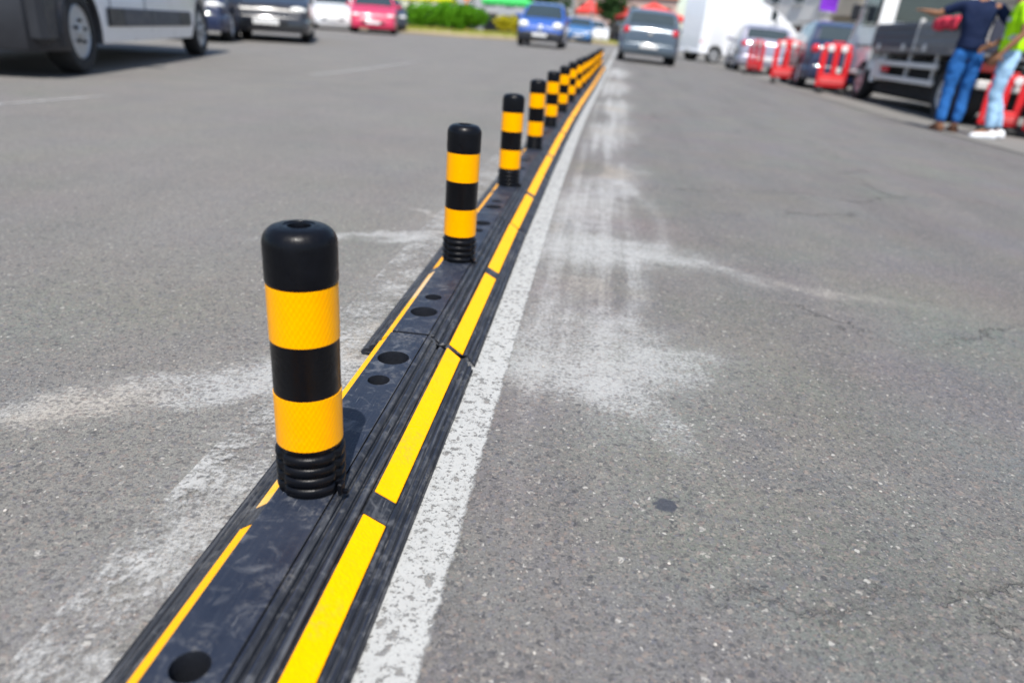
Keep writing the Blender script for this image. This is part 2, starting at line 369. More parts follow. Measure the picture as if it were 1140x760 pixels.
# ------------------------------------------------------------------ mesh helpers
class MB:
    def __init__(s): s.v = []; s.f = []
    def add(s, vs, fs, mx=None):
        o = len(s.v)
        s.v += [tuple(mx @ Vector(v)) if mx is not None else tuple(v) for v in vs]
        s.f += [tuple(i + o for i in f) for f in fs]; return s
    def box(s, c, d, mx=None, bev=0.0, top=1.0):
        x, y, z = d[0] / 2, d[1] / 2, d[2] / 2
        if bev <= 0:
            vs = [(sx * x * (top if sz > 0 else 1) + c[0], sy * y * (top if sz > 0 else 1) + c[1], sz * z + c[2]) for sz in (-1, 1) for sx, sy in ((-1, -1), (1, -1), (1, 1), (-1, 1))]
            fs = [(3, 2, 1, 0), (4, 5, 6, 7), (0, 1, 5, 4), (1, 2, 6, 5), (2, 3, 7, 6), (3, 0, 4, 7)]
            return s.add(vs, fs, mx)
        b = min(bev, x * .95, y * .95, z * .95)
        rings = []
        for (zz, ins) in ((-z, b), (-z + b, 0), (z - b, 0), (z, b)):
            k = top if zz > 0 else 1
            X, Y = x * k, y * k; a = ins; cc = b
            ring = [(-X + a + cc * .5 * (a == 0) , -Y + a), (X - a - cc * .5 * (a == 0), -Y + a), (X - a, -Y + a + cc * .5 * (a == 0)), (X - a, Y - a - cc * .5 * (a == 0)),
                    (X - a - cc * .5 * (a == 0), Y - a), (-X + a + cc * .5 * (a == 0), Y - a), (-X + a, Y - a - cc * .5 * (a == 0)), (-X + a, -Y + a + cc * .5 * (a == 0))]
            rings.append([(px + c[0], py + c[1], zz + c[2]) for px, py in ring])
        return s.loft(rings, mx=mx)
    def loft(s, rings, closed=True, caps=True, mx=None):
        n = len(rings[0]); vs = [v for r_ in rings for v in r_]; fs = []
        for i in range(len(rings) - 1):
            for j in range(n if closed else n - 1):
                k = (j + 1) % n
                fs.append((i * n + j, i * n + k, (i + 1) * n + k, (i + 1) * n + j))
        if caps and closed:
            fs.append(tuple(reversed(range(n)))); fs.append(tuple((len(rings) - 1) * n + j for j in range(n)))
        return s.add(vs, fs, mx)
    def lathe(s, prof, n=24, mx=None, caps=True):
        rings = [[(r_ * math.cos(2 * math.pi * j / n), r_ * math.sin(2 * math.pi * j / n), z) for j in range(n)] for r_, z in prof]
        return s.loft(rings, True, caps, mx)
    def tube(s, pts, rad, n=8, caps=True):
        P = [Vector(p) for p in pts]; rings = []
        if not hasattr(rad, '__len__'): rad = [rad] * len(P)
        for i, p in enumerate(P):
            t = (P[min(i + 1, len(P) - 1)] - P[max(i - 1, 0)]).normalized()
            a = t.orthogonal().normalized() if i == 0 else (a0 - t * a0.dot(t)).normalized()
            a0 = a; b = t.cross(a)
            rings.append([tuple(p + (a * math.cos(2 * math.pi * j / n) + b * math.sin(2 * math.pi * j / n)) * rad[i]) for j in range(n)])
        return s.loft(rings, True, caps)
    def ellipsoid(s, c, d, nu=16, nv=10, mx=None):
        rings = []
        for i in range(1, nv):
            a = math.pi * i / nv
            rings.append([(c[0] + d[0] * math.sin(a) * math.cos(2 * math.pi * j / nu), c[1] + d[1] * math.sin(a) * math.sin(2 * math.pi * j / nu), c[2] - d[2] * math.cos(a)) for j in range(nu)])
        return s.loft(rings, True, True, mx)
    def mesh(s, name, mat, smooth=False, angle=None):
        me = bpy.data.meshes.new(name); me.from_pydata(s.v, [], s.f); me.update()
        bm = bmesh.new(); bm.from_mesh(me); bmesh.ops.recalc_face_normals(bm, faces=bm.faces); bm.to_mesh(me); bm.free()
        me.materials.append(MATS[mat])
        if smooth or angle:
            me.polygons.foreach_set('use_smooth', [True] * len(me.polygons))
            if angle:
                try: me.set_sharp_from_angle(angle=R(angle))
                except Exception: pass
        return me
    def build(s, name, mat, parent=None, smooth=False, angle=None):
        return link(name, s.mesh(name, mat, smooth, angle), parent)
def link(name, me, parent=None, loc=(0, 0, 0), rot=(0, 0, 0)):
    o = bpy.data.objects.new(name, me); COL.objects.link(o)
    o.location = loc; o.rotation_euler = rot
    if parent is not None: o.parent = parent
    return o
def tag(o, label=None, cat=None, group=None, kind=None):
    if label: o['label'] = label
    if cat: o['category'] = cat
    if group: o['group'] = group
    if kind: o['kind'] = kind
    return o
def empty(name, loc=(0, 0, 0), rz=0, label=None, cat=None, group=None):
    o = bpy.data.objects.new(name, None); COL.objects.link(o); o.empty_display_size = .1
    o.location = loc; o.rotation_euler = (0, 0, rz); return tag(o, label, cat, group)
def copy_tree(o, parent=None):
    c = o.copy(); COL.objects.link(c); c.parent = parent
    for ch in list(o.children): copy_tree(ch, c)
    return c

# ------------------------------------------------------------------ ground
def sheet(name, x0, x1, y0, y1, xs, ys, dz, mat, kind='structure'):
    vs = [(x, y, g(x, y) + dz) for y in ys for x in xs]
    nx = len(xs)
    fs = [(j * nx + i, j * nx + i + 1, (j + 1) * nx + i + 1, (j + 1) * nx + i) for j in range(len(ys) - 1) for i in range(nx - 1)]
    o = MB().add(vs, fs).build(name, mat, None, True); return tag(o, kind=kind)
xs = [-1500, -300, -80, -40, -20, -12, -8, -5, -3, -1, 0, .3, .5, .7, 1, 2, 3, 4, 5, 6, 7, 8, 8.8, 9, 9.3, 10, 14, 20, 40, 80, 300, 1500]
ys = [-60, -20, -8, -3, 0, 1, 2, 3, 4, 6, 8, 9.5, 10, 10.5, 12, 14, 17, 20, 25, 30, 35, 40, 45, 50, 55, 59.5, 60, 60.5, 65, 70, 75, 80, 85, 90, 95, 100, 130, 300, 700, 1500]
sheet('road', 0, 0, 0, 0, xs, ys, 0, 'asphalt')

def ribbon(name, edge_a, edge_b, ys_, dz, mat, n=2):
    """strip between two x(y) curves lying on the road"""
    mb = MB(); vs = []; fs = []
    for y in ys_:
        for i in range(n):
            x = edge_a(y) + (edge_b(y) - edge_a(y)) * i / (n - 1); vs.append((x, y, g(x, y) + dz))
    for j in range(len(ys_) - 1):
        for i in range(n - 1): fs.append((j * n + i, j * n + i + 1, (j + 1) * n + i + 1, (j + 1) * n + i))
    return mb.add(vs, fs).build(name, mat)
yl = [-2 + .25 * i for i in range(90)] + [20.5 + i for i in range(30)]
tag(ribbon('line_marking', lambda y: lx(y) + .085, lambda y: lx(y) + .205, yl, .004, 'line_paint', 3), 'white painted line running along the right side of the rubber lane divider', 'road marking', kind='structure')
tag(ribbon('line_marking', lambda y: lx(y) - .205, lambda y: lx(y) - .05, yl, .004, 'worn_line_paint', 3), 'badly worn white line along the left side of the rubber lane divider', 'road marking', kind='structure')
tag(ribbon('line_marking', lambda y: -4.15 + .253 * (y - .6), lambda y: -4.07 + .253 * (y - .6), [3.6 + .1 * i for i in range(17)], .004, 'faint_paint'), kind='structure')
tag(ribbon('line_marking', lambda y: -2.55 + .115 * (y - 8), lambda y: -2.43 + .115 * (y - 8), [8.5 + .3 * i for i in range(16)], .004, 'faint_paint'), kind='structure')
# pale gutter and parking strip on the right, concrete strip on the left, dirt island far left
ysr = [2 + i for i in range(60)]
rb = lambda y: 4.55 + .085 * (y - 4)
sheet_r = ribbon('parking_strip', rb, lambda y: 26, ysr, .004, 'concrete', 14); tag(sheet_r, kind='structure')
tag(ribbon('gutter', lambda y: rb(y) - .025, rb, ysr, .006, 'underbody', 2), kind='structure')
tag(ribbon('parking_strip', lambda y: -30, lambda y: -6.0 - .16 * (y - 12), [6 + i for i in range(50)], .004, 'concrete', 14), kind='structure')

def island(name, pts, h, mat):
    n = len(pts); cx = sum(p[0] for p in pts) / n; cy = sum(p[1] for p in pts) / n
    vs = [(x, y, g(x, y) - .05) for x, y in pts] + [(x, y, g(x, y) + h) for x, y in pts] + [(cx + (x - cx) * .97, cy + (y - cy) * .97, g(x, y) + h + .02) for x, y in pts] + [(cx, cy, g(cx, cy) + h + .05)]
    fs = [(j, (j + 1) % n, n + (j + 1) % n, n + j) for j in range(n)] + [(n + j, n + (j + 1) % n, 2 * n + (j + 1) % n, 2 * n + j) for j in range(n)] + [(2 * n + j, 2 * n + (j + 1) % n, 3 * n) for j in range(n)]
    return tag(MB().add(vs, fs).build(name, mat), kind='structure')
isl = []
for k in range(28):
    a = 2 * math.pi * k / 28
    isl.append((-4.4 + 5.0 * math.copysign(abs(math.cos(a)) ** .6, math.cos(a)), 45 + 9.5 * math.copysign(abs(math.sin(a)) ** .6, math.sin(a))))
island('verge', isl, .10, 'dirt')
isl2 = [(4.6 + 2.2 * math.cos(2 * math.pi * k / 20), 58 + 6 * math.sin(2 * math.pi * k / 20)) for k in range(20)]
island('verge', isl2, .10, 'dirt')
def grass(name, area, n, hgt, mat='grass'):
    mb = MB()
    for _ in range(n):
        x, y = area(); z = g(x, y) + .10
        a = random.uniform(0, 6.28); hh = hgt * random.uniform(.4, 1.2); dx, dy = math.cos(a) * .03, math.sin(a) * .03
        t = (random.uniform(-.05, .05), random.uniform(-.05, .05))
        mb.add([(x - dx, y - dy, z), (x + dx, y + dy, z), (x + t[0], y + t[1], z + hh)], [(0, 1, 2)])
    return tag(mb.build(name, mat), kind='stuff')
grass('grass', lambda: (random.uniform(-8.6, .3), random.uniform(36.5, 54)), 3600, .16)
grass('grass', lambda: (4.6 + random.uniform(-1.6, 1.6), 58 + random.uniform(-4.5, 4.5)), 900, .2)

# ------------------------------------------------------------------ rubber lane divider blocks
T = .055
def ribs(a, b, n, depth):
    out = []; L = Vector((b[0] - a[0], b[1] - a[1])); nrm = Vector((-L.y, L.x)).normalized()
    if nrm.y < 0: nrm = -nrm
    for i in range(n):
        for t, d in ((0.05, -1.), (.15, -.22), (.3, 0.), (.64, 0.), (.80, -.22), (.88, -1.)):
            q = (i + t) / n; out.append((a[0] + L.x * q + nrm.x * d * depth, a[1] + L.y * q + nrm.y * d * depth))
    return out
PROF = [(-.099, 0), (-.099, .005)] + ribs((-.098, .006), (-.0575, .0325), 3, .0034) + [(-.057, .0318), (-.0365, .0455), (-.036, .0545), (-.0345, T), (.0335, T), (.0345, .0545)] \
     + ribs((.0345, .0545), (.072, .0345), 3, .0058) + [(.0722, .0318), (.1015, .0165), (.102, .0185)] + ribs((.102, .0180), (.128, .0055), 3, .0034) + [(.1285, .004), (.1285, 0)]
def jag(u):
    if u < .0345: return 0
    return .0075 * math.sin((u - .0345) * 190) + .0038 * math.sin((u - .0345) * 520) - .08 * (u - .0345) * .6
def block_mesh(name, cut_left=None):
    def ring(s, end=0, raise_=0, cutl=False):
        out = []
        for u, z in PROF:
            y = s
            if end: y += jag(u) - end * (.0026 + (.0055 if u > .04 else .0))
            zz = z
            if raise_ == 1 and (.0722 <= u <= .102): zz = z + .0030
            if raise_ == 2 and (-.058 <= u <= -.0360) and z < .05: zz = z + .0030
            if cutl and u < -.0572: u = -.0572 + (u + .0572) * .01; zz = min(z, .031) if z > .006 else z
            out.append((u, y, zz))
        return out
    st = [ring(-.5, -1), ring(-.3), ring(-.0825), ring(-.082, 0, 2), ring(-.042, 0, 2), ring(-.0415), ring(-.0235), ring(-.023, 0, 1), ring(.023, 0, 1), ring(.0235)]
    if cut_left: st += [ring(cut_left), ring(cut_left + .004, 0, 0, True), ring(.5, 1, 0, True)]
    else: st += [ring(.3), ring(.5, 1)]
    mb = MB().loft(st)
    tmp = mb.build(name, 'rubber')
    cut = MB()
    for sy in (-1, 1):
        for y, r_ in ((.385, .0275), (.295, .0180)):
            cut.lathe([(r_ * .94, .003), (r_, .05), (r_ * 1.03, .07)], 32, Matrix.Translation((-.0005, sy * y, 0)))
    c = cut.build('cutter', 'rubber')
    md = tmp.modifiers.new('b', 'BOOLEAN'); md.object = c; md.operation = 'DIFFERENCE'; md.solver = 'EXACT'
    dg = bpy.context.evaluated_depsgraph_get()
    me = bpy.data.meshes.new_from_object(tmp.evaluated_get(dg))
    if len(me.polygons) < 50: me = tmp.data
    bpy.data.objects.remove(c); bpy.data.objects.remove(tmp)
    me.name = name; me.materials.clear(); me.materials.append(MATS['rubber'])
    return me
def strip_mesh(name, a, b, y0, y1, mat, jg=0):
    """thin reflective strip on a sloping seat; a and b are its edges (u, z)"""
    L = Vector((b[0] - a[0], b[1] - a[1])); nr = Vector((-L.y, L.x)).normalized()
    if nr.y < 0: nr = -nr
    th = .0024; rings = []
    ys_ = [y0, y1]
    sec = [(a[0], a[1], 0), (a[0], a[1], th * .6), (a[0] + L.x * .04, a[1] + L.y * .04, th), (a[0] + L.x * .96, a[1] + L.y * .96, th), (b[0], b[1], th * .6), (b[0], b[1], 0)]
    for k, y in enumerate(ys_):
        rings.append([(u + nr.x * d, y + (jag(u) if jg and abs(y) > .3 else 0), z + nr.y * d) for u, z, d in sec])
    return MB().loft(rings).mesh(name, mat)
BLOCK = block_mesh('lane_divider_block'); BLOCK0 = block_mesh('lane_divider_block', .17)
SA, SB = (.0728, .0318), (.1011, .0168); LA, LB = (-.0567, .0322), (-.0368, .0452)
RS = [strip_mesh('reflective_strip', SA, SB, -.4905, -.0245, 'strip_yellow', 1), strip_mesh('reflective_strip', SA, SB, .0245, .4905, 'strip_yellow', 1)]
LS = [strip_mesh('reflective_strip', LA, LB, -.495, -.0835, 'strip_yellow'), strip_mesh('reflective_strip', LA, LB, -.0405, .494, 'strip_yellow')]
LSd = [strip_mesh('reflective_strip', LA, LB, -.495, -.0835, 'strip_yellow_dusty'), strip_mesh('reflective_strip', LA, LB, -.0405, .494, 'strip_yellow_dusty')]

def shade_plug_mesh(r_):  # added dark plugs that make the sunlit holes read as shaded
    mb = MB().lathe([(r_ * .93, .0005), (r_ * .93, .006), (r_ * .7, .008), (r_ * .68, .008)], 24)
    mb.lathe([(r_ * .5, .0075), (r_ * .5, .014), (r_ * .42, .016)], 6); return mb.mesh('shade_plug', 'shade_plug_black')
SHADE_PLUG_L, SHADE_PLUG_S = shade_plug_mesh(.0262), shade_plug_mesh(.0172)
# flexible posts
def post_meshes():
    body = []
    def ringp(r_, z): body.append((r_, z))
    ringp(.0400, 0.0)
    for k in range(4):
        z0 = .003 + k * .0145
        for r_, dz in ((.0395, 0), (.0415, .0015), (.0422, .004), (.0420, .008), (.0408, .0100), (.0378, .0112), (.0376, .0136)): ringp(r_, z0 + dz)
    ringp(.0388, .0625); ringp(.0393, .066); ringp(.0393, .268); ringp(.0402, .2690)
    ringp(.0407, .2720); ringp(.0407, .3125)
    for k in range(1, 8):
        a = math.pi / 2 * k / 7; ringp(.0237 + .017 * math.cos(a), .3125 + .0185 * math.sin(a))
    ringp(.0205, .3316); ringp(.0180, .3318); ringp(.0172, .3308); ringp(.0150, .3304); ringp(.0130, .3306); ringp(.0124, .3290); ringp(.0120, .300); ringp(.004, .299)
    n = 64; rings = []
    for r_, z in body:
        rg = []
        for j in range(n):
            a = 2 * math.pi * j / n; rr = r_
            if z < .0615 and r_ > .0385:           # two moulded channels break the ribs
                for c in (R(-128), R(-20), R(100)):
                    d = abs((a - c + math.pi) % (2 * math.pi) - math.pi)
                    if d < .10: rr = .0382
            rg.append((rr * math.cos(a), rr * math.sin(a), z))
        rings.append(rg)
    pb = MB().loft(rings).mesh('post_body', 'post_black', angle=50)
    bands = []
    for i, (z0, z1) in enumerate(((.0665, .1335), (.2005, .2670))):
        rr = .0399
        rings = [[(rr_ * math.cos(2 * math.pi * j / 64), rr_ * math.sin(2 * math.pi * j / 64), z) for j in range(64)] for rr_, z in ((.0390, z0), (rr, z0 + .0003), (rr, z1 - .0003), (.0390, z1))]
        bands.append(MB().loft(rings, True, False).mesh('reflective_band', 'band_yellow', angle=40))
    pin = MB().box((.0425, -.014, .006), (.006, .012, .016), bev=.0015).box((.045, -.014, .0015), (.012, .006, .004)).mesh('locking_pin', 'post_black')
    return pb, bands, pin
PB, PBANDS, PPIN = post_meshes()
ordn = ['nearest', 'second', 'third', 'fourth', 'fifth', 'sixth', 'seventh', 'eighth', 'ninth', 'tenth', 'eleventh', 'twelfth', 'thirteenth', 'fourteenth', 'fifteenth', 'farthest']
for k in range(16):
    y = .763 + k; x = lx(y); a = -heading(y); z = g(x, y)
    pitch = math.atan2(g(lx(y + .5), y + .5) - g(lx(y - .5), y - .5), 1)
    lab = {0: 'nearest black rubber divider block with four round holes, under the closest post', 15: 'farthest black rubber divider block at the far end of the line'}.get(k, ordn[k] + ' black rubber divider block from the camera with yellow edge strips')
    b = link('lane_divider_block', BLOCK0 if k == 0 else BLOCK, None, (x, y, z + .0045), (pitch + random.uniform(-.002, .002), 0, a + random.uniform(-.003, .003)))
    tag(b, lab, 'lane divider', 'rubber lane divider blocks')
    for i in (0, 1):
        link('reflective_strip', RS[i], b)
        link('reflective_strip', (LSd if (k == 0 and i == 1) or (k == 1 and i == 0) else LS)[i], b)
    for me_, yy in ((SHADE_PLUG_L, .385), (SHADE_PLUG_L, -.385), (SHADE_PLUG_S, .295), (SHADE_PLUG_S, -.295)):
        if k < 8: link('shade_plug', me_, b, (-.0005, yy, .003))
    pl = {0: 'nearest and largest black post with two orange bands', 15: 'farthest orange banded post at the end of the divider'}.get(k, ordn[k] + ' black post with orange bands from the camera')
    p = empty('flexible_post', (x, y, z + T + .0045), a + (0 if k == 0 else random.uniform(-.3, .3)), pl, 'traffic post', 'posts along the lane divider')
    p.rotation_euler[0] = pitch + random.uniform(-.015, .015) * (k > 0); p.rotation_euler[1] = random.uniform(-.02, .02) * (k > 0)
    link('post_body', PB, p)
    for bm_ in PBANDS: link('reflective_band', bm_, p)
    if k < 9: link('locking_pin', PPIN, p)

# loose grit on the road near the camera
mb = MB()
for _ in range(140):
    y = .45 + 3.2 * random.random() ** 1.5; x = random.uniform(-.8, 1.1) * (.5 + y * .6)
    if -.11 < x - lx(y) < .14: continue
    r_ = .0009 + .0017 * random.random() ** 2.5
    mx = Matrix.Translation((x, y, g(x, y) + r_ * .5)) @ Matrix.Rotation(random.random() * 6.28, 4, 'Z')
    mb.ellipsoid((0, 0, 0), (r_ * random.uniform(.8, 1.5), r_, r_ * random.uniform(.5, .8)), 6, 4, mx)
simple('grit_stone', (.42, .39, .35), .85, var=.5, vscale=60)
tag(mb.build('loose_grit', 'grit_stone'), kind='stuff')

# ------------------------------------------------------------------ cars
def lerp_prof(pr, x):
    for i in range(len(pr) - 1):
        (xa, za), (xb, zb) = pr[i], pr[i + 1]
        if (xa >= x >= xb) or (xa <= x <= xb):
            t = 0 if xa == xb else (x - xa) / (xb - xa); return za + (zb - za) * t
    return pr[-1][1] if abs(x - pr[-1][0]) < abs(x - pr[0][0]) else pr[0][1]
HATCH = [(2.0, .52), (1.96, .66), (1.86, .76), (1.5, .86), (1.05, .95), (.75, 1.13), (.35, 1.35), (.1, 1.43), (-.4, 1.48), (-1.1, 1.44), (-1.45, 1.36), (-1.72, 1.06), (-1.92, .93), (-1.97, .8), (-2.0, .5)]
SEDAN = [(2.2, .5), (2.16, .64), (2.05, .74), (1.6, .86), (1.1, .94), (.8, 1.1), (.35, 1.34), (.05, 1.43), (-.4, 1.46), (-.9, 1.40), (-1.3, 1.2), (-1.62, 1.02), (-2.08, .96), (-2.17, .8), (-2.2, .5)]
VAN = [(2.7, .55), (2.68, .8), (2.6, .98), (2.4, 1.12), (2.0, 1.32), (1.75, 1.55), (1.25, 2.1), (1.0, 2.28), (.7, 2.38), (.2, 2.42), (-2.5, 2.42), (-2.62, 2.36), (-2.68, 1.2), (-2.7, .5)]
class Car:
    def __init__(s, prof, W, belt, wheels, rw, tumble, scale=1.0, low=.2):
        s.prof = [(x * scale, z) for x, z in prof]; s.L = s.prof[0][0] * 2; s.W = W / 2; s.belt = belt; s.wh = wheels; s.rw = rw; s.tum = tumble; s.low = low
    def width(s, x):
        h_ = s.L / 2; d = max(0, abs(x) - (h_ - .55)) / .55; return s.W * (1 - .16 * d ** 2.2)
    def sec(s, x):
        zt = lerp_prof(s.prof, x); w_ = s.width(x); low = s.low + .06 * max(0, (abs(x) - (s.L / 2 - .5)) / .5)
        for xw in s.wh:
            ra = s.rw + .065
            if abs(x - xw) < ra: low = max(low, s.rw + math.sqrt(ra * ra - (x - xw) ** 2) - .02)
        belt = min(s.belt, zt - .03)
        wr = w_ - .015 - s.tum * max(0, zt - .06 - belt)
        a = max(low + .01, .38); b_ = max(low + .03, .62 if belt > .66 else belt - .05); b_ = min(b_, belt - .005) if belt - .005 > a else a + .004
        return [(0, zt + .012), (wr * .6, zt + .006), (wr * .88, zt - .012), (wr, zt - .05 if zt - .05 > belt else belt + .006), (w_ - .008, max(belt, b_ + .004)), (w_ + .012, b_), (w_ + .006, a), (w_ - .03, low), (0, low)]
    def xs(s):
        n = int(s.L / .05); out = [-s.L / 2 + s.L * i / n for i in range(n + 1)]
        return sorted(set([round(q, 4) for q in out] + [round(p[0], 4) for p in s.prof]))
    def body(s):
        rings = []
        for x in s.xs():
            h_ = s.sec(x); rings.append([(x, y, z) for y, z in h_] + [(x, -y, z) for y, z in reversed(h_[1:-1])])
        return MB().loft(rings)
    def top_patch(s, x0, x1, k=.86, off=.008):
        rings = []; n = 10; slope = []
        for i in range(n + 1):
            x = x0 + (x1 - x0) * i / n; h_ = s.sec(x); wr = h_[3][0]
            dz = (lerp_prof(s.prof, x + .02) - lerp_prof(s.prof, x - .02)) / .04; nn = Vector((-dz, 1)).normalized()
            row = []
            for q in (-k, -k * .6, 0, k * .6, k):
                y = q * wr; zz = h_[0][1] - .018 * abs(q)
                row.append((x + nn.x * off, y, zz + nn.y * off))
            rings.append(row)
        return MB().loft(rings, False, False)
    def side_patch(s, xa, xb, ta, tb, sd, off=.007, slant=0.):
        rings = []
        for i in range(9):
            row = []
            for j in range(4):
                t = ta + (tb - ta) * j / 3; x = xa + (xb - xa) * i / 8
                x += slant * j / 3 * (i / 8) 
                h_ = s.sec(x); (ya, za), (yb, zb) = h_[4], h_[3]
                zz = za + (zb - za) * t; yy = ya + (yb - ya) * t
                row.append((x, sd * (yy + off), zz))
            rings.append(row)
        return MB().loft(rings, False, False)
    def band(s, front, back, z0, z1, off, frac=1.0):
        """bumper-like band wrapped round one end"""
        h_ = s.L / 2; pts = []
        n = 8
        for i in range(n + 1): x = h_ - back * (1 - i / n); pts.append((x, s.width(x) + off))
        pts.append((h_ + off * .8, s.width(h_) * .9)); pts.append((h_ + off * 1.6, s.width(h_) * .5)); full = pts + [(h_ + off * 1.8, 0)] + [(x, -y) for x, y in reversed(pts)]
        rings = []
        for x, y in full:
            k = front; inn = .10
            ix, iy = x - inn * .6, y * (1 - inn)
            rings.append([(k * x, y, z0 + .03), (k * (x - .012), y * .99, z0), (k * ix, iy, z0), (k * ix, iy, z1), (k * (x - .02), y * .985, z1), (k * x, y, z1 - .03)])
        return MB().loft(rings)
WHEELS = {}
def wheel_meshes(rw, wd, style):
    key = (rw, wd, style)
    if key in WHEELS: return WHEELS[key]
    rr = rw * .64; pr = [(rr, -wd / 2 + .02), (rr + .02, -wd / 2), (rw - .03, -wd / 2), (rw - .008, -wd / 2 + .02), (rw, -wd / 2 + .05), (rw, wd / 2 - .05), (rw - .008, wd / 2 - .02), (rw - .03, wd / 2), (rr + .02, wd / 2), (rr, wd / 2 - .02)]
    mxw = Matrix.Rotation(-math.pi / 2, 4, 'X')          # axis to +Y, outside at +Y
    ty = MB().lathe(pr, 36, mxw, False); rings = [pr[-1], (rr, 0), pr[0]]
    tyre = ty.mesh('wheel', 'tyre', angle=40)
    rm = MB(); o = wd / 2
    if style == 'steel':
        rm.lathe([(rr, o - .02), (rr - .012, o - .012), (rr - .03, o - .03), (rr - .05, o - .07), (rr * .62, o - .045), (rr * .56, o - .02), (rr * .25, o - .012), (rr * .22, o), (.001, o + .004)], 36, mxw, True)
    else:
        rm.lathe([(rr, o - .02), (rr - .012, o - .008), (rr - .03, o - .02), (rr - .035, o - .12)], 36, mxw, False)
        rm.lathe([(rr * .24, o - .10), (rr * .24, o - .02), (rr * .15, o - .005), (.001, o - .005)], 16, mxw, True)
        for k in range(7):
            a = 2 * math.pi * k / 7; mx = mxw @ Matrix.Rotation(a, 4, 'Z') @ Matrix.Translation((rr * .56, 0, o - .035))
            rm.box((0, 0, 0), (rr * .84, rr * .2, .03), mx, bev=.008)
    rim = rm.mesh('rim', 'steel_rim' if style == 'steel' else 'alloy', angle=35)
    nm = MB()
    if style == 'steel':
        for k in range(5): a = 2 * math.pi * k / 5; nm.lathe([(.015, o - .02), (.015, o + .004), (.008, o + .010)], 8, mxw @ Matrix.Translation((rr * .42 * math.cos(a), rr * .42 * math.sin(a), 0)))
        for k in range(10): a = 2 * math.pi * (k + .5) / 10; nm.lathe([(.017, o - .07), (.017, o - .042)], 10, mxw @ Matrix.Translation((rr * .74 * math.cos(a), rr * .74 * math.sin(a), 0)))
    else: nm.lathe([(rr * .9, -o + .05), (rr * .9, o - .13), (.02, o - .13)], 24, mxw)
    nuts = nm.mesh('wheel_nuts', 'underbody')
    WHEELS[key] = (tyre, rim, nuts); return WHEELS[key]
def put_wheel(root, x, y, rw, wd, style):
    t, r_, n_ = wheel_meshes(rw, wd, style)
    wv = link('wheel', t, root, (x, y, rw), (0, random.uniform(0, 1.2), 0) if y > 0 else (0, random.uniform(0, 1.2), math.pi))
    link('rim', r_, wv); tag(link('wheel_nuts', n_, wv), kind='stuff')
def make_car(name, label, cat, loc, hd, prof, col, W=1.74, belt=.92, wheels=(1.28, -1.25), rw=.31, tumble=.34, scale=1., style='alloy', win=None, plate=True, light='oval', bumper=None, group=None, low=.19, glassm='car_glass', mirror=True, btop=.50):
    """local X points forward; hd is the compass direction (x, y) the vehicle faces"""
    c = Car(prof, W, belt, wheels, rw, tumble, scale, low); H = c.L / 2
    z = g(*loc); rz = math.atan2(hd[1], hd[0])
    root = empty(name, (loc[0], loc[1], z + .004), rz, label, cat, group)
    bx, by = math.cos(rz), math.sin(rz)
    zf = g(loc[0] + bx, loc[1] + by); zb = g(loc[0] - bx, loc[1] - by); root.rotation_euler[1] = -math.atan2(zf - zb, 2)
    zl = g(loc[0] - by, loc[1] + bx); zr = g(loc[0] + by, loc[1] - bx); root.rotation_euler[0] = math.atan2(zl - zr, 2)
    c.body().build('body', col, root, angle=38)
    MB().box((0, 0, low + .13), (c.L * .92, W * .66, .22)).build('underbody', 'underbody', root)
    for xw in wheels:
        for sd in (1, -1): put_wheel(root, xw, sd * (W / 2 - .11), rw, .2, style)
    w_ = win
    c.top_patch(*w_['wind']).build('windscreen', glassm, root, True)
    if w_.get('rear'): c.top_patch(*w_['rear']).build('rear_window', glassm, root, True)
    for (xa, xb, slant) in w_['side']:
        for sd in (1, -1): c.side_patch(xa, xb, .08, .93, sd, .007, slant).build('side_window', glassm, root, True)
    bm_ = bumper or col
    c.band(1, .42, .2 + min(0, low - .19), btop, .018).build('front_bumper', bm_, root, angle=40); c.band(-1, .38, .24 + (low - .19), .52, .018).build('rear_bumper', bm_, root, angle=40)
    MB().box((H + .02, 0, .40), (.05, W * .5, .09), bev=.01).build('grille', 'dark_plastic', root)
    for sd in (1, -1):
        yy = sd * W * .36
        if light == 'round': MB().ellipsoid((H - .16, yy, .70), (.18, .19, .15), mx=None).build('headlight', 'lamp_lens', root, True)
        else: MB().ellipsoid((H - .17, yy, .645), (.15, .20, .075)).build('headlight', 'lamp_lens', root, True)
        MB().ellipsoid((-H + .11, sd * (c.width(-H + .1) - .085), .84), (.10, .10, .12)).build('tail_light', 'tail_red', root, True)
        if mirror:
            xm = w_['side'][0][0] - .02
            MB().box((xm, sd * (W / 2 + .09), belt + .07), (.11, .19, .13), bev=.03).box((xm, sd * (W / 2 + .0), belt + .03), (.05, .1, .03)).build('mirror', col, root)
        for (xa, xb, _) in w_['side'][:2]: MB().box((xb + .12, sd * (W / 2 + .022), belt - .10), (.16, .025, .03), bev=.008).build('door_handle', col, root)
    if plate:
        MB().box((H + .048, 0, .40), (.012, .52, .115), bev=.004).build('number_plate', 'plate_white', root); MB().box((-H - .045, 0, .46), (.012, .52, .115), bev=.004).build('number_plate', 'plate_white', root)
    return root, c
HW = dict(wind=(.98, .18, .87), rear=(-1.47, -1.74, .82), side=[(.70, -.28, 0), (-.36, -1.25, 0)])
SW = dict(wind=(1.02, .14, .87), rear=(-.98, -1.56, .82), side=[(.68, -.28, 0), (-.36, -1.0, 0)])
VW = dict(wind=(1.9, 1.12, .9), side=[(1.35, .55, 0)])
road_dir = Vector((.1135, .9935)); toward = -road_dir

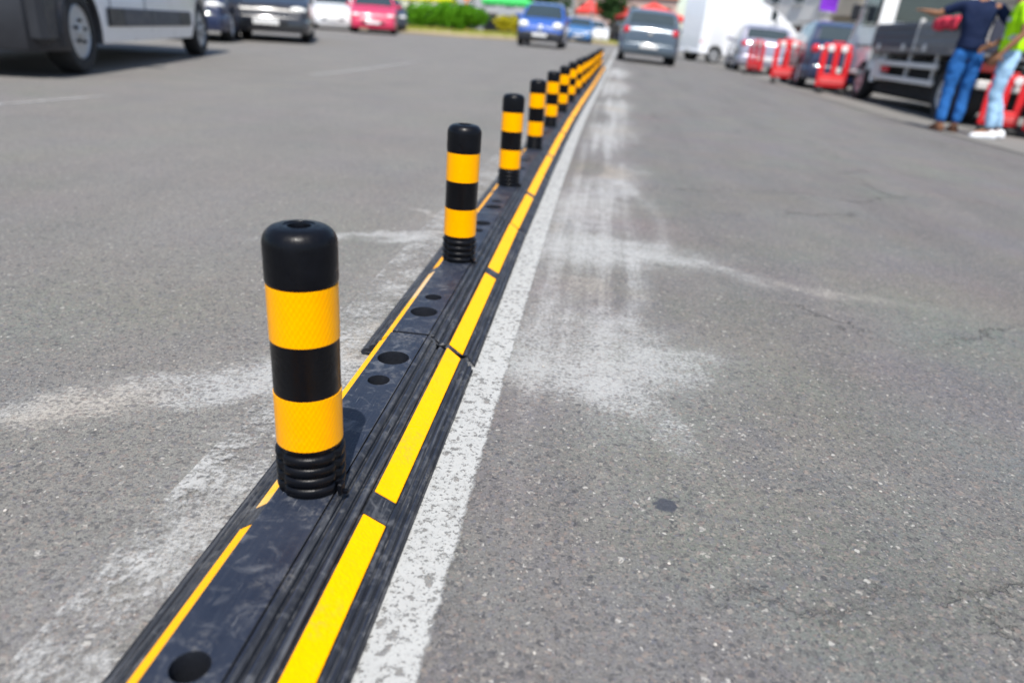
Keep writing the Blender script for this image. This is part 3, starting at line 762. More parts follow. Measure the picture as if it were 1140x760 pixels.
# moving traffic
grey, gc = make_car('hatchback', 'grey hatchback driving away, seen from behind beyond the posts', 'car', (3.55, 24.6), road_dir, HATCH, 'grey_paint', 1.74, win=HW, scale=1.0)
MB().lathe([(.06, 0), (.06, .012), (.045, .016), (.001, .016)], 20, Matrix.Translation((-1.985, 0, .80)) @ Matrix.Rotation(-math.pi / 2, 4, 'Y')).build('emblem', 'chrome', grey)
MB().box((-1.63, .02, 1.17), (.02, .36, .02), Matrix.Identity(4)).build('wiper', 'dark_plastic', grey)
blue, _ = make_car('hatchback', 'bright blue small car with big round headlights coming toward the camera', 'car', (.37, 29.6), (toward.x + .02, toward.y), HATCH, 'blue_paint', 1.66, win=HW, light='round', scale=.95, wheels=(1.22, -1.2), bumper='dark_plastic')
MB().lathe([(.10, 0), (.10, .012), (.08, .018), (.001, .018)], 20, Matrix.Translation((1.90, 0, .64)) @ Matrix.Rotation(math.pi / 2 - .35, 4, 'Y')).build('emblem', 'chrome', blue)

# parked on the left
vF, vR = Vector((-4.02, 6.70)), Vector((-4.66, 10.68)); vd = (vF - vR).normalized(); vleft = Vector((-vd.y, vd.x)); vmid = (vF + vR) / 2 - vleft * .93
van, vc = make_car('delivery_van', 'white panel van with dark bumper and grey side trim parked at the left edge', 'van', (vmid.x, vmid.y), vd, VAN, 'van_white', 2.04, belt=1.25, wheels=(1.98, -2.05), rw=.345, tumble=.06, style='steel', win=VW, bumper='dark_plastic', low=.245, glassm='van_glass', btop=.84)
for sd in (1, -1):
    for k, (xa, xb, mt_) in enumerate(((1.40, 1.0, 'dark_plastic'), (.99, .15, 'grey_plastic'), (.14, -.9, 'grey_plastic'), (-.91, -1.42, 'dark_plastic'))):
        MB().box(((xa + xb) / 2, sd * 1.042, .47), (abs(xa - xb) - .006, .022, .165), bev=.006).build('side_trim', mt_, van)
    MB().box((1.30, sd * 1.034, 1.3), (.006, .008, 1.5)).build('door_seam', 'dark_plastic', van); MB().box((.30, sd * 1.034, 1.25), (.006, .008, 1.6)).build('door_seam', 'dark_plastic', van)
    MB().box((2.52, sd * .80, .50), (.30, .42, .58), bev=.09).build('fender_trim', 'dark_plastic', van)
    MB().tube([(1.98 + .415 * math.cos(q_), sd * 1.0, .345 + .415 * math.sin(q_)) for q_ in [math.pi * i / 12 for i in range(-1, 14)]], .032, 8).build('arch_trim', 'dark_plastic', van)
    MB().box((1.98, sd * .70, .62), (.9, .28, .5), bev=.1).build('wheel_housing', 'underbody', van); MB().box((-2.05, sd * .70, .62), (.9, .28, .5), bev=.1).build('wheel_housing', 'underbody', van)
carP = [('black car facing the camera with pale plate, right of the white van', (-6.15, 18.5), 'black_paint', SEDAN, SW, (.25, -1), 'parked_car'),
        ('dark blue car tucked behind the rear of the white van', (-7.05, 16.4), 'dark_blue_paint', HATCH, HW, (.22, -1), 'parked_car'),
        ('white car partly hidden between the black and the red car', (-8.6, 33.5), 'white_paint', SEDAN, SW, (.25, -1), 'parked_car'),
        ('small red car parked facing the camera near the hedge', (-6.45, 31.6), 'red_paint', HATCH, HW, (.18, -1), 'parked_car'),
        ('black car mostly hidden behind the red car', (-7.2, 37.5), 'black_paint', SEDAN, SW, (.3, -1), 'parked_car'),
        ('light blue car parked far off behind the moving blue car', (3.0, 52.), 'sky_blue_paint', HATCH, HW, (-.1, -1), 'parked_car'),
        ('distant white car left of the tree', (4.3, 57.5), 'white_paint', HATCH, HW, (.1, -1), 'parked_car')]
for lab, loc, col, pf, wn_, hd, nm in carP:
    sed = pf is SEDAN
    make_car(nm, lab, 'car', loc, hd, pf, col, 1.74, win=wn_, wheels=(1.36, -1.3) if sed else (1.28, -1.25), group='parked cars')
# angle parked on the right
a45 = Vector((math.sin(R(40)), math.cos(R(40))))
VAN2 = [(2.7, .6), (2.66, .9), (2.5, 1.12), (2.1, 1.38), (1.6, 1.75), (1.1, 2.1), (.6, 2.36), (.0, 2.58), (-.8, 2.76), (-1.6, 2.84), (-2.4, 2.84), (-2.58, 2.74), (-2.66, 2.4), (-2.7, .6)]
make_car('parked_van', 'large white high roof van parked across beyond the grey hatchback', 'van', (9.3, 34.8), (math.sin(R(72)), math.cos(R(72))), VAN2, 'van_white', 2.05, belt=1.85, wheels=(1.98, -2.0), rw=.34, tumble=.05, win=dict(wind=(1.95, 1.25, .9), side=[(.75, .45, 0)]), style='steel', low=.34, glassm='van_glass')
make_car('parked_car', 'silver hatchback with red tail light behind the leftmost red barrier', 'car', (7.75, 27.1), (math.sin(R(9)), math.cos(R(9))), HATCH, 'silver_paint', 1.74, win=HW, group='parked cars')
make_car('parked_car', 'dark blue car with alloy wheel between red barriers and white truck', 'car', (7.3, 19.3), (math.sin(R(10)), math.cos(R(10))), HATCH, 'dark_blue_paint', 1.76, win=HW, group='parked cars', rw=.33)
make_car('parked_car', 'white car behind the dark blue car in front of the buildings', 'car', (10.8, 24.5), a45, SEDAN, 'white_paint', 1.76, win=SW, wheels=(1.36, -1.3), group='parked cars')

# ------------------------------------------------------------------ flatbed truck
def truck():
    loc = Vector((7.28, 13.6)); hd = Vector((.10, .995)).normalized(); rz = math.atan2(hd.y, hd.x)
    t = empty('flatbed_truck', (loc.x, loc.y, g(loc.x, loc.y) + .004), rz, 'white flatbed truck with dark drop sides parked behind the two men', 'truck')
    t.rotation_euler[0] = .04
    W = 1.9
    # cab: x from 1.3 to 3.1
    pr = [(3.1, .55), (3.12, 1.1), (2.95, 1.45), (2.6, 2.12), (2.4, 2.2), (1.62, 2.2), (1.54, 2.1), (1.5, .55)]
    rings = []
    for sd, ins in ((-1, .10), (-1, 0), (1, 0), (1, .10)):
        rings.append([(x * (1 - .03 * (ins > 0)) + (.06 if ins > 0 else 0), sd * (W / 2 - ins * (.3 + .7 * (z > 1.2))), z - (.06 if ins and z > 2 else 0)) for x, z in pr])
    MB().loft(rings).build('cab', 'truck_white', t)
    for sd in (1, -1):
        MB().box((2.12, sd * (W / 2 + .004), 1.66), (.80, .012, .58), bev=.004).build('side_window', 'car_glass', t)
        MB().box((2.02, sd * (W / 2 + .006), 1.0), (1.06, .012, .03)).build('door_trim', 'dark_plastic', t)
        MB().box((2.55, sd * (W / 2 + .17), 1.6), (.06, .16, .3), bev=.02).box((2.6, sd * (W / 2 + .08), 1.72), (.03, .2, .03)).build('mirror', 'dark_plastic', t)
        MB().box((2.1, sd * (W / 2 - .02), .50), (.5, .16, .08), bev=.02).build('cab_step', 'rail_metal', t)
        MB().ellipsoid((3.09, sd * .68, .82), (.05, .17, .11)).build('headlight', 'lamp_lens', t, True)
        # mud guard over the front wheel
        MB().tube([(1.80 + .44 * math.cos(a_), sd * (W / 2 - .12), .37 + .44 * math.sin(a_)) for a_ in [i * math.pi / 8 for i in range(9)]], .05, 8).build('mudguard', 'truck_white', t)
        # side guard rails, white bars with red reflector
        for z in (.48, .72): MB().box((-.40, sd * (W / 2 - .02), z), (2.65, .04, .085), bev=.01).build('guard_rail', 'rail_metal', t)
        for x in (-1.5, -.4, .8): MB().box((x, sd * (W / 2 - .07), .68), (.05, .05, .5)).build('guard_bracket', 'rail_metal', t)
        MB().box((.45, sd * (W / 2 + .004), .62), (.36, .03, .10), bev=.008).build('side_reflector', 'tail_red', t)
        MB().box((1.08, sd * (W / 2 - .25), .62), (.42, .4, .42), bev=.06).build('fuel_tank', 'rail_metal', t)
        # drop sides: two boards with ribs and a stake between
        for (xa, xb, mt_) in ((1.38, -.67, 'bed_slate'), (-.73, -3.0, 'bed_grey')):
            bd = MB().box(((xa + xb) / 2, sd * (W / 2 + .02), 1.17), (abs(xa - xb), .04, .40), bev=.008).build('drop_side', mt_, t)
            for z in (1.05, 1.18, 1.31): MB().box(((xa + xb) / 2, sd * (W / 2 + .047), z), (abs(xa - xb) * .985, .018, .05), bev=.006).build('pressed_rib', mt_, bd)
            for q in (.2, .8): MB().box((xa + (xb - xa) * q, sd * (W / 2 + .05), .985), (.12, .03, .10), bev=.008).build('hinge', 'rail_metal', bd)
        for x in (1.41, -.70, -3.03): MB().box((x, sd * (W / 2 + .02), 1.18), (.055, .07, .48), bev=.008).build('stake', 'rail_metal', t)
        MB().box((-2.86, sd * .72, .78), (.06, .34, .12), bev=.01).build('tail_light', 'tail_red', t)
        for x in (1.80, -2.2): put_wheel(t, x, sd * (W / 2 - .12), .37, .22, 'steel')
    put_wheel(t, -2.2, .58, .37, .2, 'steel'); put_wheel(t, -2.2, -.58, .37, .2, 'steel')
    MB().box((2.72, 0, 1.78), (.02, 1.55, .62), Matrix.Translation((2.77, 0, 1.79)) @ Matrix.Rotation(R(-31), 4, 'Y') @ Matrix.Translation((-2.72, 0, -1.78))).build('windscreen', 'car_glass', t)
    MB().box((1.525, 0, 1.72), (.02, 1.35, .52), Matrix.Translation((-.02, 0, 0))).build('rear_window', 'car_glass', t)
    MB().box((-.82, 0, .93), (4.45, W, .07), bev=.01).build('bed_floor', 'bed_grey', t)
    MB().box((-3.04, 0, 1.17), (.04, W - .06, .40), bev=.008).build('tailgate', 'bed_slate', t)
    MB().box((1.41, 0, 1.16), (.045, W - .06, .40), bev=.008).build('headboard', 'bed_slate', t)
    for sd in (1, -1): MB().box((-.2, sd * .38, .72), (5.9, .09, .2)).build('chassis_rail', 'underbody', t)
    MB().box((-.1, 0, .50), (4.6, 1.5, .66), bev=.05).build('running_gear_shade_fill', 'underbody', t)  # running gear as one dark mass, widened to imitate shadow under the bed
    MB().box((3.12, 0, .48), (.12, 1.86, .24), bev=.03).build('front_bumper', 'dark_plastic', t); MB().box((-2.95, 0, .55), (.08, 1.7, .12), bev=.02).build('rear_bumper', 'rail_metal', t)
    for y in (-.5, .1): MB().box((3.135, y, .9), (.02, .45, .14), bev=.01).build('grille', 'dark_plastic', t)
    return t
truck()
# red cloth lying over the side of the bed
mb = MB(); rows = []
for i in range(15):
    row = []
    for j in range(11):
        x = -.45 + .9 * i / 14; v_ = j / 10; d = v_ * .52
        if d < .3: yy, zz = .3 - d, .02
        elif d < .38: yy, zz = 0 - (d - .3) * .4, .02 - (d - .3) * .3
        else: yy, zz = -.035 - .02 * math.sin(x * 21), -.004 - (d - .38)
        row.append((x + .01 * math.sin(j * 1.3), yy + .012 * math.sin(x * 17 + j), zz + .015 * math.sin(x * 13 + j * .7)))
    rows.append(row)
cl = mb.loft(rows, False, False).build('cloth', 'red_cloth', None, True)
cl.location = (6.17, 11.95, g(6.2, 11.95) + 1.40); cl.rotation_euler = (0, 0, R(90 - 6) + math.pi)
sol = cl.modifiers.new('s', 'SOLIDIFY'); sol.thickness = .012
tag(cl, 'crumpled red cloth hanging over the truck bed beside the man in navy', 'cloth')

# ------------------------------------------------------------------ red plastic barriers
def barrier_proto():
    e = empty('plastic_barrier')
    H_, W_, th = 1.0, .62, .09
    # panel with two tall slots: outer frame plus centre bar, all one moulding
    fr = MB()
    fr.box((0, 0, .27), (W_, th, .26), bev=.02); fr.box((0, 0, .915), (W_ * .92, th, .17), bev=.03)
    for x, wd in ((-W_ / 2 + .06, .12), (0, .11), (W_ / 2 - .06, .12)): fr.box((x, 0, .615), (wd, th * .96, .46), bev=.015)
    fr.build('panel', 'barrier_red', e)
    for x in (-.135, .135):
        MB().lathe([(.075, -.012), (.075, .0), (.06, .008), (.001, .008)], 20, Matrix.Translation((x, -th / 2 - .003, .91)) @ Matrix.Rotation(math.pi / 2, 4, 'X')).build('reflector', 'barrier_white', e)
    MB().box((0, -th / 2 - .006, .27), (W_ * .8, .012, .11), bev=.004).build('base_stripe', 'barrier_pink', e)
    for x in (-.22, .22): MB().box((x, 0, .07), (.13, .46, .10), bev=.03).box((x, 0, .13), (.07, .07, .06)).build('foot', 'barrier_foot', e)
    MB().tube([(-.12, 0, .99), (-.11, 0, 1.04), (.11, 0, 1.04), (.12, 0, .99)], .016, 8).build('handle', 'barrier_red', e)
    return e
bp = barrier_proto()
for i, (x, y, rz, sc, lab) in enumerate(((6.75, 23.6, R(-62), .95, 'leftmost red plastic barrier, seen nearly edge on beside the silver hatchback'), (6.18, 19.0, R(-18), .98, 'red plastic barrier in front of the dark blue car'),
                                 (6.28, 16.2, R(-12), .97, 'red plastic barrier just left of the white truck'), (6.12, 9.95, R(-25), .72, 'red plastic barrier behind the legs of the man in the yellow vest'),
                                 (6.5, 9.7, R(20), .75, 'red plastic barrier at the right edge behind the man in the vest'))):
    b = bp if i == 0 else copy_tree(bp)
    b.location = (x, y, g(x, y) + .002); b.rotation_euler = (0, .04 * 0, rz); b.scale = (sc,) * 3
    tag(b, lab, 'barrier', 'red plastic barriers')

# ------------------------------------------------------------------ people
def skin_mesh(name, joints, edges, mat, parent, sub=2, root=0):
    """joints: (x, y, z, rx[, ry])"""
    me = bpy.data.meshes.new(name); me.from_pydata([j[:3] for j in joints], edges, []); me.materials.append(MATS[mat])
    o = link(name, me, parent)
    md = o.modifiers.new('skin', 'SKIN'); md.use_smooth_shade = True
    try: md.branch_smoothing = .4
    except Exception: pass
    for i, j in enumerate(joints):
        sv = me.skin_vertices[0].data[i]; sv.radius = (j[3], j[4] if len(j) > 4 else j[3]); sv.use_root = (i == root)
    sb = o.modifiers.new('sub', 'SUBSURF'); sb.levels = sub; sb.render_levels = sub
    if name in ('jeans', 'shirt'):
        sb.levels = sb.render_levels = 3
        tx = bpy.data.textures.get('folds') or bpy.data.textures.new('folds', 'CLOUDS'); tx.noise_scale = .11; tx.noise_depth = 2
        dm = o.modifiers.new('folds', 'DISPLACE'); dm.texture = tx; dm.strength = .032; dm.mid_level = .5; dm.texture_coords = 'LOCAL'
    return o
def person(name, loc, rz, label, P, mats, vest=False):
    """P: joint positions in local metres, facing +Y, left is -X ... mirrored keys l / r"""
    e = empty(name, (loc[0], loc[1], g(*loc) + .004), rz, label, 'person')
    J = P
    def arm(s): return [J['sh' + s], J['el' + s], J['wr' + s]]
    # body: one continuous surface
    js = []; es = []
    def add(p, r_, r2=None, to=None):
        js.append((*p, r_, r2 or r_)); k = len(js) - 1
        if to is not None: es.append((to, k))
        return k
    def mid(a, b, t): return tuple(a[i] + (b[i] - a[i]) * t for i in range(3))
    pel = add(J['pel'], .125, .10); wst = add(J['wst'], .118, .09, pel); ch = add(J['ch'], .145, .105, wst); nk0 = add(J['nk'], .065, .06, ch)
    nk1 = add(mid(J['nk'], J['hd'], .42), .056, .058, nk0); hd0 = add(mid(J['nk'], J['hd'], .75), .068, .082, nk1); hd1 = add(J['hd'], .078, .098, hd0); hd2 = add((J['hd'][0], J['hd'][1], J['hd'][2] + .085), .062, .078, hd1)
    for s in 'lr':
        sh = add(J['sh' + s], .058, .055, ch); m1 = add(mid(J['sh' + s], J['el' + s], .5), .047, .047, sh); el = add(J['el' + s], .038, .038, m1)
        m2 = add(mid(J['el' + s], J['wr' + s], .35), .038, .038, el); wr = add(J['wr' + s], .025, .021, m2)
        hp = add(J['ha' + s], .036, .018, wr)
        # fingers
        hv = (Vector(J['ha' + s]) - Vector(J['wr' + s])).normalized(); ax = Vector(J['hx' + s]).normalized(); pn = hv.cross(ax)
        for q, ln in ((-.030, .070), (-.010, .082), (.010, .078), (.030, .060)):
            b0 = Vector(J['ha' + s]) + ax * q + hv * .012; b1 = b0 + hv * ln * .55 + pn * .008; b2 = b1 + hv * ln * .4 + pn * .025
            a1 = add(tuple(b0), .0095, .0095, hp); a2 = add(tuple(b1), .0088, .0088, a1); add(tuple(b2), .0075, .0075, a2)
        tb = Vector(J['wr' + s]) * .45 + Vector(J['ha' + s]) * .55 - ax * .036; a1 = add(tuple(tb), .012, .012, hp); a2 = add(tuple(tb - ax * .022 + hv * .03), .010, .010, a1); add(tuple(tb - ax * .026 + hv * .058), .008, .008, a2)
        hip = add(J['hip' + s], .088, .092, pel); th = add(mid(J['hip' + s], J['kn' + s], .5), .076, .078, hip); kn = add(J['kn' + s], .055, .055, th)
        cf = add(mid(J['kn' + s], J['an' + s], .3), .055, .056, kn); an = add(J['an' + s], .036, .038, cf); add(J['to' + s], .036, .028, an)
    body = skin_mesh('body', js, es, mats['skin'], e, 2)
    # face and ears on the head
    hdv = Vector(J['hd']); fz = Vector(J.get('face', (0, 1, 0))).normalized(); sx = Vector((fz.y, -fz.x, 0))
    nb = MB(); nb.ellipsoid(tuple(hdv + fz * .102 + Vector((0, 0, -.005))), (.014, .016, .024), 10, 8).build('nose', mats['skin'], body, True)
    for k in (-1, 1):
        MB().ellipsoid(tuple(hdv + fz * .090 + sx * k * .032 + Vector((0, 0, .02))), (.012, .010, .008), 10, 8).build('eye', 'white_canvas', body, True)
        MB().ellipsoid(tuple(hdv + sx * k * .080 + Vector((0, 0, .0))), (.012, .02, .032), 10, 8).build('ear', mats['skin'], body, True)
    MB().ellipsoid(tuple(hdv + fz * .093 + Vector((0, 0, -.052))), (.022, .010, .007), 10, 8).build('mouth', 'red_cloth', body, True)
    hb = MB()
    rows = []
    for i in range(9):
        a = math.pi * .5 * i / 8 + .0; row = []
        for j in range(20):
            b_ = 2 * math.pi * j / 20; d = Vector((math.cos(b_), math.sin(b_), 0)); front = max(0, d.dot(fz))
            low = -.05 + .11 * front; zz = low + (.118 - low) * math.sin(a); rr = math.cos(a * .98)
            zc = max(0, zz) / .118; rr2 = math.sqrt(max(0.001, 1 - zc ** 2.4)) if zz > 0 else 1.0
            row.append(tuple(hdv + Vector((0, 0, .030 + zz)) + sx * (d.dot(sx) * .088 * rr2) + fz * (d.dot(fz) * .106 * rr2)))
        rows.append(row)
    hb.loft(rows).build('hair', 'hair', body, True)
    # trousers
    js, es = [], []
    w2 = add((J['wst'][0], J['wst'][1], J['pel'][2] + .11), .134, .104); p2 = add(J['pel'], .145, .122, w2)
    for s in 'lr':
        hip = add(J['hip' + s], .097, .110, p2); th = add(mid(J['hip' + s], J['kn' + s], .5), .088, .090, hip); kn = add(J['kn' + s], .070, .072, th)
        cf = add(mid(J['kn' + s], J['an' + s], .35), .068, .070, kn); cf2 = add(mid(J['kn' + s], J['an' + s], .72), .062, .066, cf); add(mid(J['kn' + s], J['an' + s], .97), .066, .070, cf2)
    skin_mesh('jeans', js, es, mats['jeans'], e, 2)
    # shirt
    js, es = [], []
    h0 = add((J['pel'][0], J['pel'][1], J['pel'][2] - .03), .178, .150); h1 = add((J['pel'][0], J['pel'][1], J['pel'][2] + .06), .172, .142, h0); w2 = add(J['wst'], .166, .135, h1); c2 = add(J['ch'], .188, .142, w2); add(mid(J['ch'], J['nk'], .95), .090, .082, c2)
    for s in 'lr':
        sh = add(J['sh' + s], .074, .072, c2); m1 = add(mid(J['sh' + s], J['el' + s], .45), .066, .066, sh); add(mid(J['sh' + s], J['el' + s], .80), .064, .064, m1)
    sh_o = skin_mesh('shirt', js, es, mats['shirt'], e, 2)
    if vest:
        for zz, kx, ky in ((J['wst'][2] - .02, .150, .126), (J['ch'][2] - .08, .160, .130)):
            rr = MB().lathe([(1, -.025), (1, .025)], 28, Matrix.Translation((J['wst'][0], J['wst'][1], zz)) @ Matrix.Diagonal((kx, ky, 1, 1)), False).build('reflective_tape', 'grey_tape', sh_o, True)
    for s in 'lr':
        a_, t_ = Vector(J['an' + s]), Vector(J['to' + s]); d = (t_ - a_); d.z = 0; d.normalize(); sd = Vector((-d.y, d.x, 0))
        rings = []
        for q, wd, hh in ((-.085, .022, .05), (-.07, .036, .085), (-.02, .040, .10), (.04, .042, .085), (.10, .047, .065), (.15, .044, .052), (.185, .028, .035)):
            c_ = Vector((a_.x, a_.y, 0)) + d * q
            rings.append([tuple(c_ + sd * (wd * x) + Vector((0, 0, hh * z))) for x, z in ((-1, 0), (1, 0), (1.06, .25), (.9, .7), (.5, 1), (-.5, 1), (-.9, .7), (-1.06, .25))])
        MB().loft(rings).build('shoe', mats['shoe'], e, True)
    return e
# man in navy: back to the camera, left arm on the truck bed, right hand on his hip
P1 = dict(pel=(0, 0, .93), wst=(0.0, .0, 1.10), ch=(.0, .02, 1.34), nk=(.01, .01, 1.49), hd=(.02, .05, 1.605), face=(-.2, 1, -.1),
          shl=(-.185, .01, 1.41), ell=(-.42, .10, 1.30), wrl=(-.50, .34, 1.34), hal=(-.52, .42, 1.35), hxl=(.4, -.6, 0),
          shr=(.185, .0, 1.41), elr=(.37, -.14, 1.17), wrr=(.185, -.17, 1.00), har=(.115, -.155, .965), hxr=(0, .3, -1),
          hipl=(-.085, 0, .87), knl=(-.10, .02, .48), anl=(-.105, -.02, .085), tol=(-.13, .13, .03), hipr=(.085, 0, .87), knr=(.095, .03, .48), anr=(.075, .0, .085), tor=(.09, .15, .03))
person('person', (5.17, 9.36), R(-10), 'man in navy t-shirt and blue jeans seen from behind, hand on his hip', P1, dict(skin='skin', jeans='blue_denim', shirt='navy_shirt', shoe='brown_leather'))
# man in the vest: facing left, standing
P2 = dict(pel=(0, 0, .95), wst=(0, .01, 1.12), ch=(0, .03, 1.36), nk=(0, .03, 1.51), hd=(0, .08, 1.625), face=(0, 1, 0),
          shl=(-.19, .02, 1.43), ell=(-.24, -.03, 1.14), wrl=(-.22, .12, .93), hal=(-.21, .16, .86), hxl=(0, 1, .3),
          shr=(.19, .02, 1.43), elr=(.25, -.05, 1.15), wrr=(.24, .1, .95), har=(.235, .14, .88), hxr=(0, 1, .3),
          hipl=(-.09, 0, .89), knl=(-.11, .05, .50), anl=(-.13, .0, .085), tol=(-.14, .16, .03), hipr=(.09, 0, .89), knr=(.11, .0, .50), anr=(.12, -.13, .085), tor=(.13, .03, .03))
person('person', (5.46, 9.02), R(68), 'man in yellow-green safety vest, light jeans and white shoes at the right edge', P2, dict(skin='skin', jeans='light_denim', shirt='hi_vis', shoe='white_canvas'), True)

# ------------------------------------------------------------------ planting
def leaf_cloud(name, mat, parent, pts, size):
    mb = MB()
    for p in pts:
        n = Vector((random.gauss(0, 1), random.gauss(0, 1), random.gauss(.5, 1))).normalized(); a = n.orthogonal().normalized(); b = n.cross(a); s_ = size * random.uniform(.6, 1.4)
        c = Vector(p); mb.add([tuple(c - a * s_), tuple(c + b * s_ * .5), tuple(c + a * s_), tuple(c - b * s_ * .5)], [(0, 1, 2, 3)])
    return mb.build(name, mat, parent)
def shrub(name, label, loc, d, n, mat, size=.09):
    e = empty(name, (loc[0], loc[1], g(*loc) + .1), 0, label, 'shrub' if 'hedge' not in name else 'hedge')
    pts = []
    lumps = [(random.uniform(-.8, .8) * d[0], random.uniform(-.6, .6) * d[1], random.uniform(.45, .75) * d[2], random.uniform(.25, .42) * d[2]) for _ in range(int(6 + d[0] * 5))]
    for _ in range(n):
        lx_, ly_, lz_, lr = random.choice(lumps); v = Vector((random.gauss(0, 1), random.gauss(0, 1), random.gauss(0, 1))).normalized() * lr * random.uniform(.7, 1.05)
        pts.append((lx_ + v.x * 1.3, ly_ + v.y, max(.03, lz_ + v.z * 1.15)))
    leaf_cloud('foliage', mat, e, pts, size)
    mb = MB()
    for q in range(5): x = (q / 4 - .5) * 1.5 * d[0]; mb.tube([(x, 0, -.1), (x + .03, .02, d[2] * .35), (x + .1, -.03, d[2] * .7)], [.03, .022, .01], 6)
    mb.build('stem', 'bark', e)
    return e
shrub('hedge', 'long clipped green hedge on the grassy verge, left of the moving blue car', (-6.1, 46.), (1.5, .8, 1.4), 5200, 'hedge_leaf', .085)
shrub('hedge', 'rounded end piece of the green hedge nearer the orange post', (-3.7, 45.), (1.15, .75, 1.3), 4200, 'hedge_leaf', .085)
shrub('shrub', 'low yellow flowering shrub between the hedge and the moving blue car', (-1.45, 46.), (.75, .6, 1.05), 1800, 'yellow_leaf', .07)
def tree(label, loc, h_, rad, n, mat='tree_leaf'):
    e = empty('tree', (loc[0], loc[1], g(*loc)), 0, label, 'tree'); mb = MB()
    mb.tube([(0, 0, -.2), (.05, .02, h_ * .3), (-.03, .05, h_ * .6), (.02, 0, h_ * .9)], [.16, .13, .09, .03], 10)
    pts = []; ends = []
    for q in range(9):
        a = q * 2.4; z0 = h_ * (.32 + .055 * q); L = rad * random.uniform(.6, 1.); e1 = Vector((math.cos(a) * L, math.sin(a) * L, z0 + L * .6)); mb.tube([(0, 0, z0), tuple(Vector((0, 0, z0)).lerp(e1, .5) + Vector((0, 0, .1))), tuple(e1)], [.06, .04, .015], 6); ends.append(e1)
    mb.build('trunk', 'bark', e)
    ends += [Vector((random.gauss(0, .45) * rad, random.gauss(0, .45) * rad, h_ * random.uniform(.45, 1))) for _ in range(14)]
    for _ in range(n):
        c = random.choice(ends); v = Vector((random.gauss(0, 1), random.gauss(0, 1), random.gauss(0, .8))) * rad * .26; pts.append(tuple(c + v))
    leaf_cloud('crown', mat, e, pts, .16)
tree('small dark green tree standing beyond the end of the divider', (6.9, 70), 4.6, 1.15, 2600)
tree('leafy street tree far behind the yellow market canopy', (-14, 88), 8, 3., 4500)
tree('leafy street tree beside the red roofed stalls', (1.2, 95), 7, 2.6, 4000)

# ------------------------------------------------------------------ market canopies, posts
def canopy(label, loc, sx_, sy_, hv, hr, mat, rz=0, name='market_canopy'):
    e = empty(name, (loc[0], loc[1], g(*loc)), rz, label, 'canopy')
    n = 6; rings = []
    vs = []; fs = []
    for t in range(7):
        k = 1 - t / 6; z = hv + (hr - hv) * (t / 6) ** 1.25
        vs += [(sx_ * k * a, sy_ * k * b, z - .06 * (1 - abs(m_)) * k) for a, b, m_ in ((-1, -1, 1), (0, -1, 0), (1, -1, 1), (1, 0, 0), (1, 1, 1), (0, 1, 0), (-1, 1, 1), (-1, 0, 0))]
    for t in range(6):
        for j in range(8): fs.append((t * 8 + j, t * 8 + (j + 1) % 8, (t + 1) * 8 + (j + 1) % 8, (t + 1) * 8 + j))
    ro = MB().add(vs, fs).build('roof_cloth', mat, e)
    md = ro.modifiers.new('s', 'SOLIDIFY'); md.thickness = .02
    va = MB()
    for (ax, ay, bx_, by_) in ((-1, -1, 1, -1), (1, -1, 1, 1), (1, 1, -1, 1), (-1, 1, -1, -1)):
        for q in range(8):
            p0 = (ax + (bx_ - ax) * q / 8, ay + (by_ - ay) * q / 8); p1 = (ax + (bx_ - ax) * (q + 1) / 8, ay + (by_ - ay) * (q + 1) / 8); pm = ((p0[0] + p1[0]) / 2, (p0[1] + p1[1]) / 2)
            va.add([(p0[0] * sx_, p0[1] * sy_, hv), (p1[0] * sx_, p1[1] * sy_, hv), (p1[0] * sx_, p1[1] * sy_, hv - .2), (pm[0] * sx_, pm[1] * sy_, hv - .3), (p0[0] * sx_, p0[1] * sy_, hv - .2)], [(0, 1, 2, 3, 4)])
    va.build('valance', mat, e)
    for a in (-1, 1):
        for b in (-1, 1): MB().tube([(a * sx_ * .97, b * sy_ * .97, 0), (a * sx_ * .97, b * sy_ * .97, hv)], .03, 8).build('leg', 'metal_post', e)
    MB().box((0, 0, .45), (sx_ * 1.6, sy_ * .9, .9), bev=.03).build('counter', 'dark_plastic', e)
    return e
canopy('bright yellow market canopy above the hedge', (-8.7, 63), 2.3, 1.8, 2.2, 3.2, 'tent_yellow')
canopy('green market canopy left of the moving blue car', (-2.0, 60), 2.0, 1.8, 2.2, 3.1, 'tent_green')
canopy('red canopy left of the small tree', (5.4, 78), 1.5, 1.5, 2.6, 3.7, 'tent_red')
canopy('red peaked canopy above the grey hatchback', (9.3, 63), 2.6, 2., 2.2, 3.3, 'tent_red', .1)
canopy('red canopy between the small tree and the grey hatchback', (8.3, 74), 1.4, 1.4, 2.4, 3.2, 'tent_red', .05)
def street_post(name, label, cat, loc, h_, mat, arm=False):
    e = empty(name, (loc[0], loc[1], g(*loc)), 0, label, cat)
    MB().lathe([(.16, 0), (.16, .12), (.10, .16), (.07, .3), (.055, h_)], 14).build('pole', mat, e, angle=30)
    if arm:
        MB().tube([(0, 0, h_ - .05), (.3, 0, h_ + .3), (1.3, 0, h_ + .5)], .04, 8).build('arm', mat, e); MB().box((1.5, 0, h_ + .5), (.6, .24, .12), bev=.04).build('lamp_head', mat, e)
    else: MB().box((0, -.04, h_ - .3), (.5, .06, .7), bev=.02).build('sign_panel', mat, e)
street_post('sign_post', 'orange sign post rising behind the hedge', 'sign', (-4.55, 52), 2.6, 'orange_post')
street_post('street_lamp', 'grey street lamp far off near the red canopies', 'street lamp', (4.7, 66), 7.5, 'metal_post', True)
pv = empty('banner', (11.75, 33.3, g(11.75, 33.3)), 0, 'purple feather banner above the dark blue car', 'banner')
MB().tube([(0, 0, 0), (0, 0, 3.0), (.05, 0, 3.9), (.3, 0, 4.15)], .025, 8).build('pole', 'metal_post', pv)
mb = MB(); rows = []
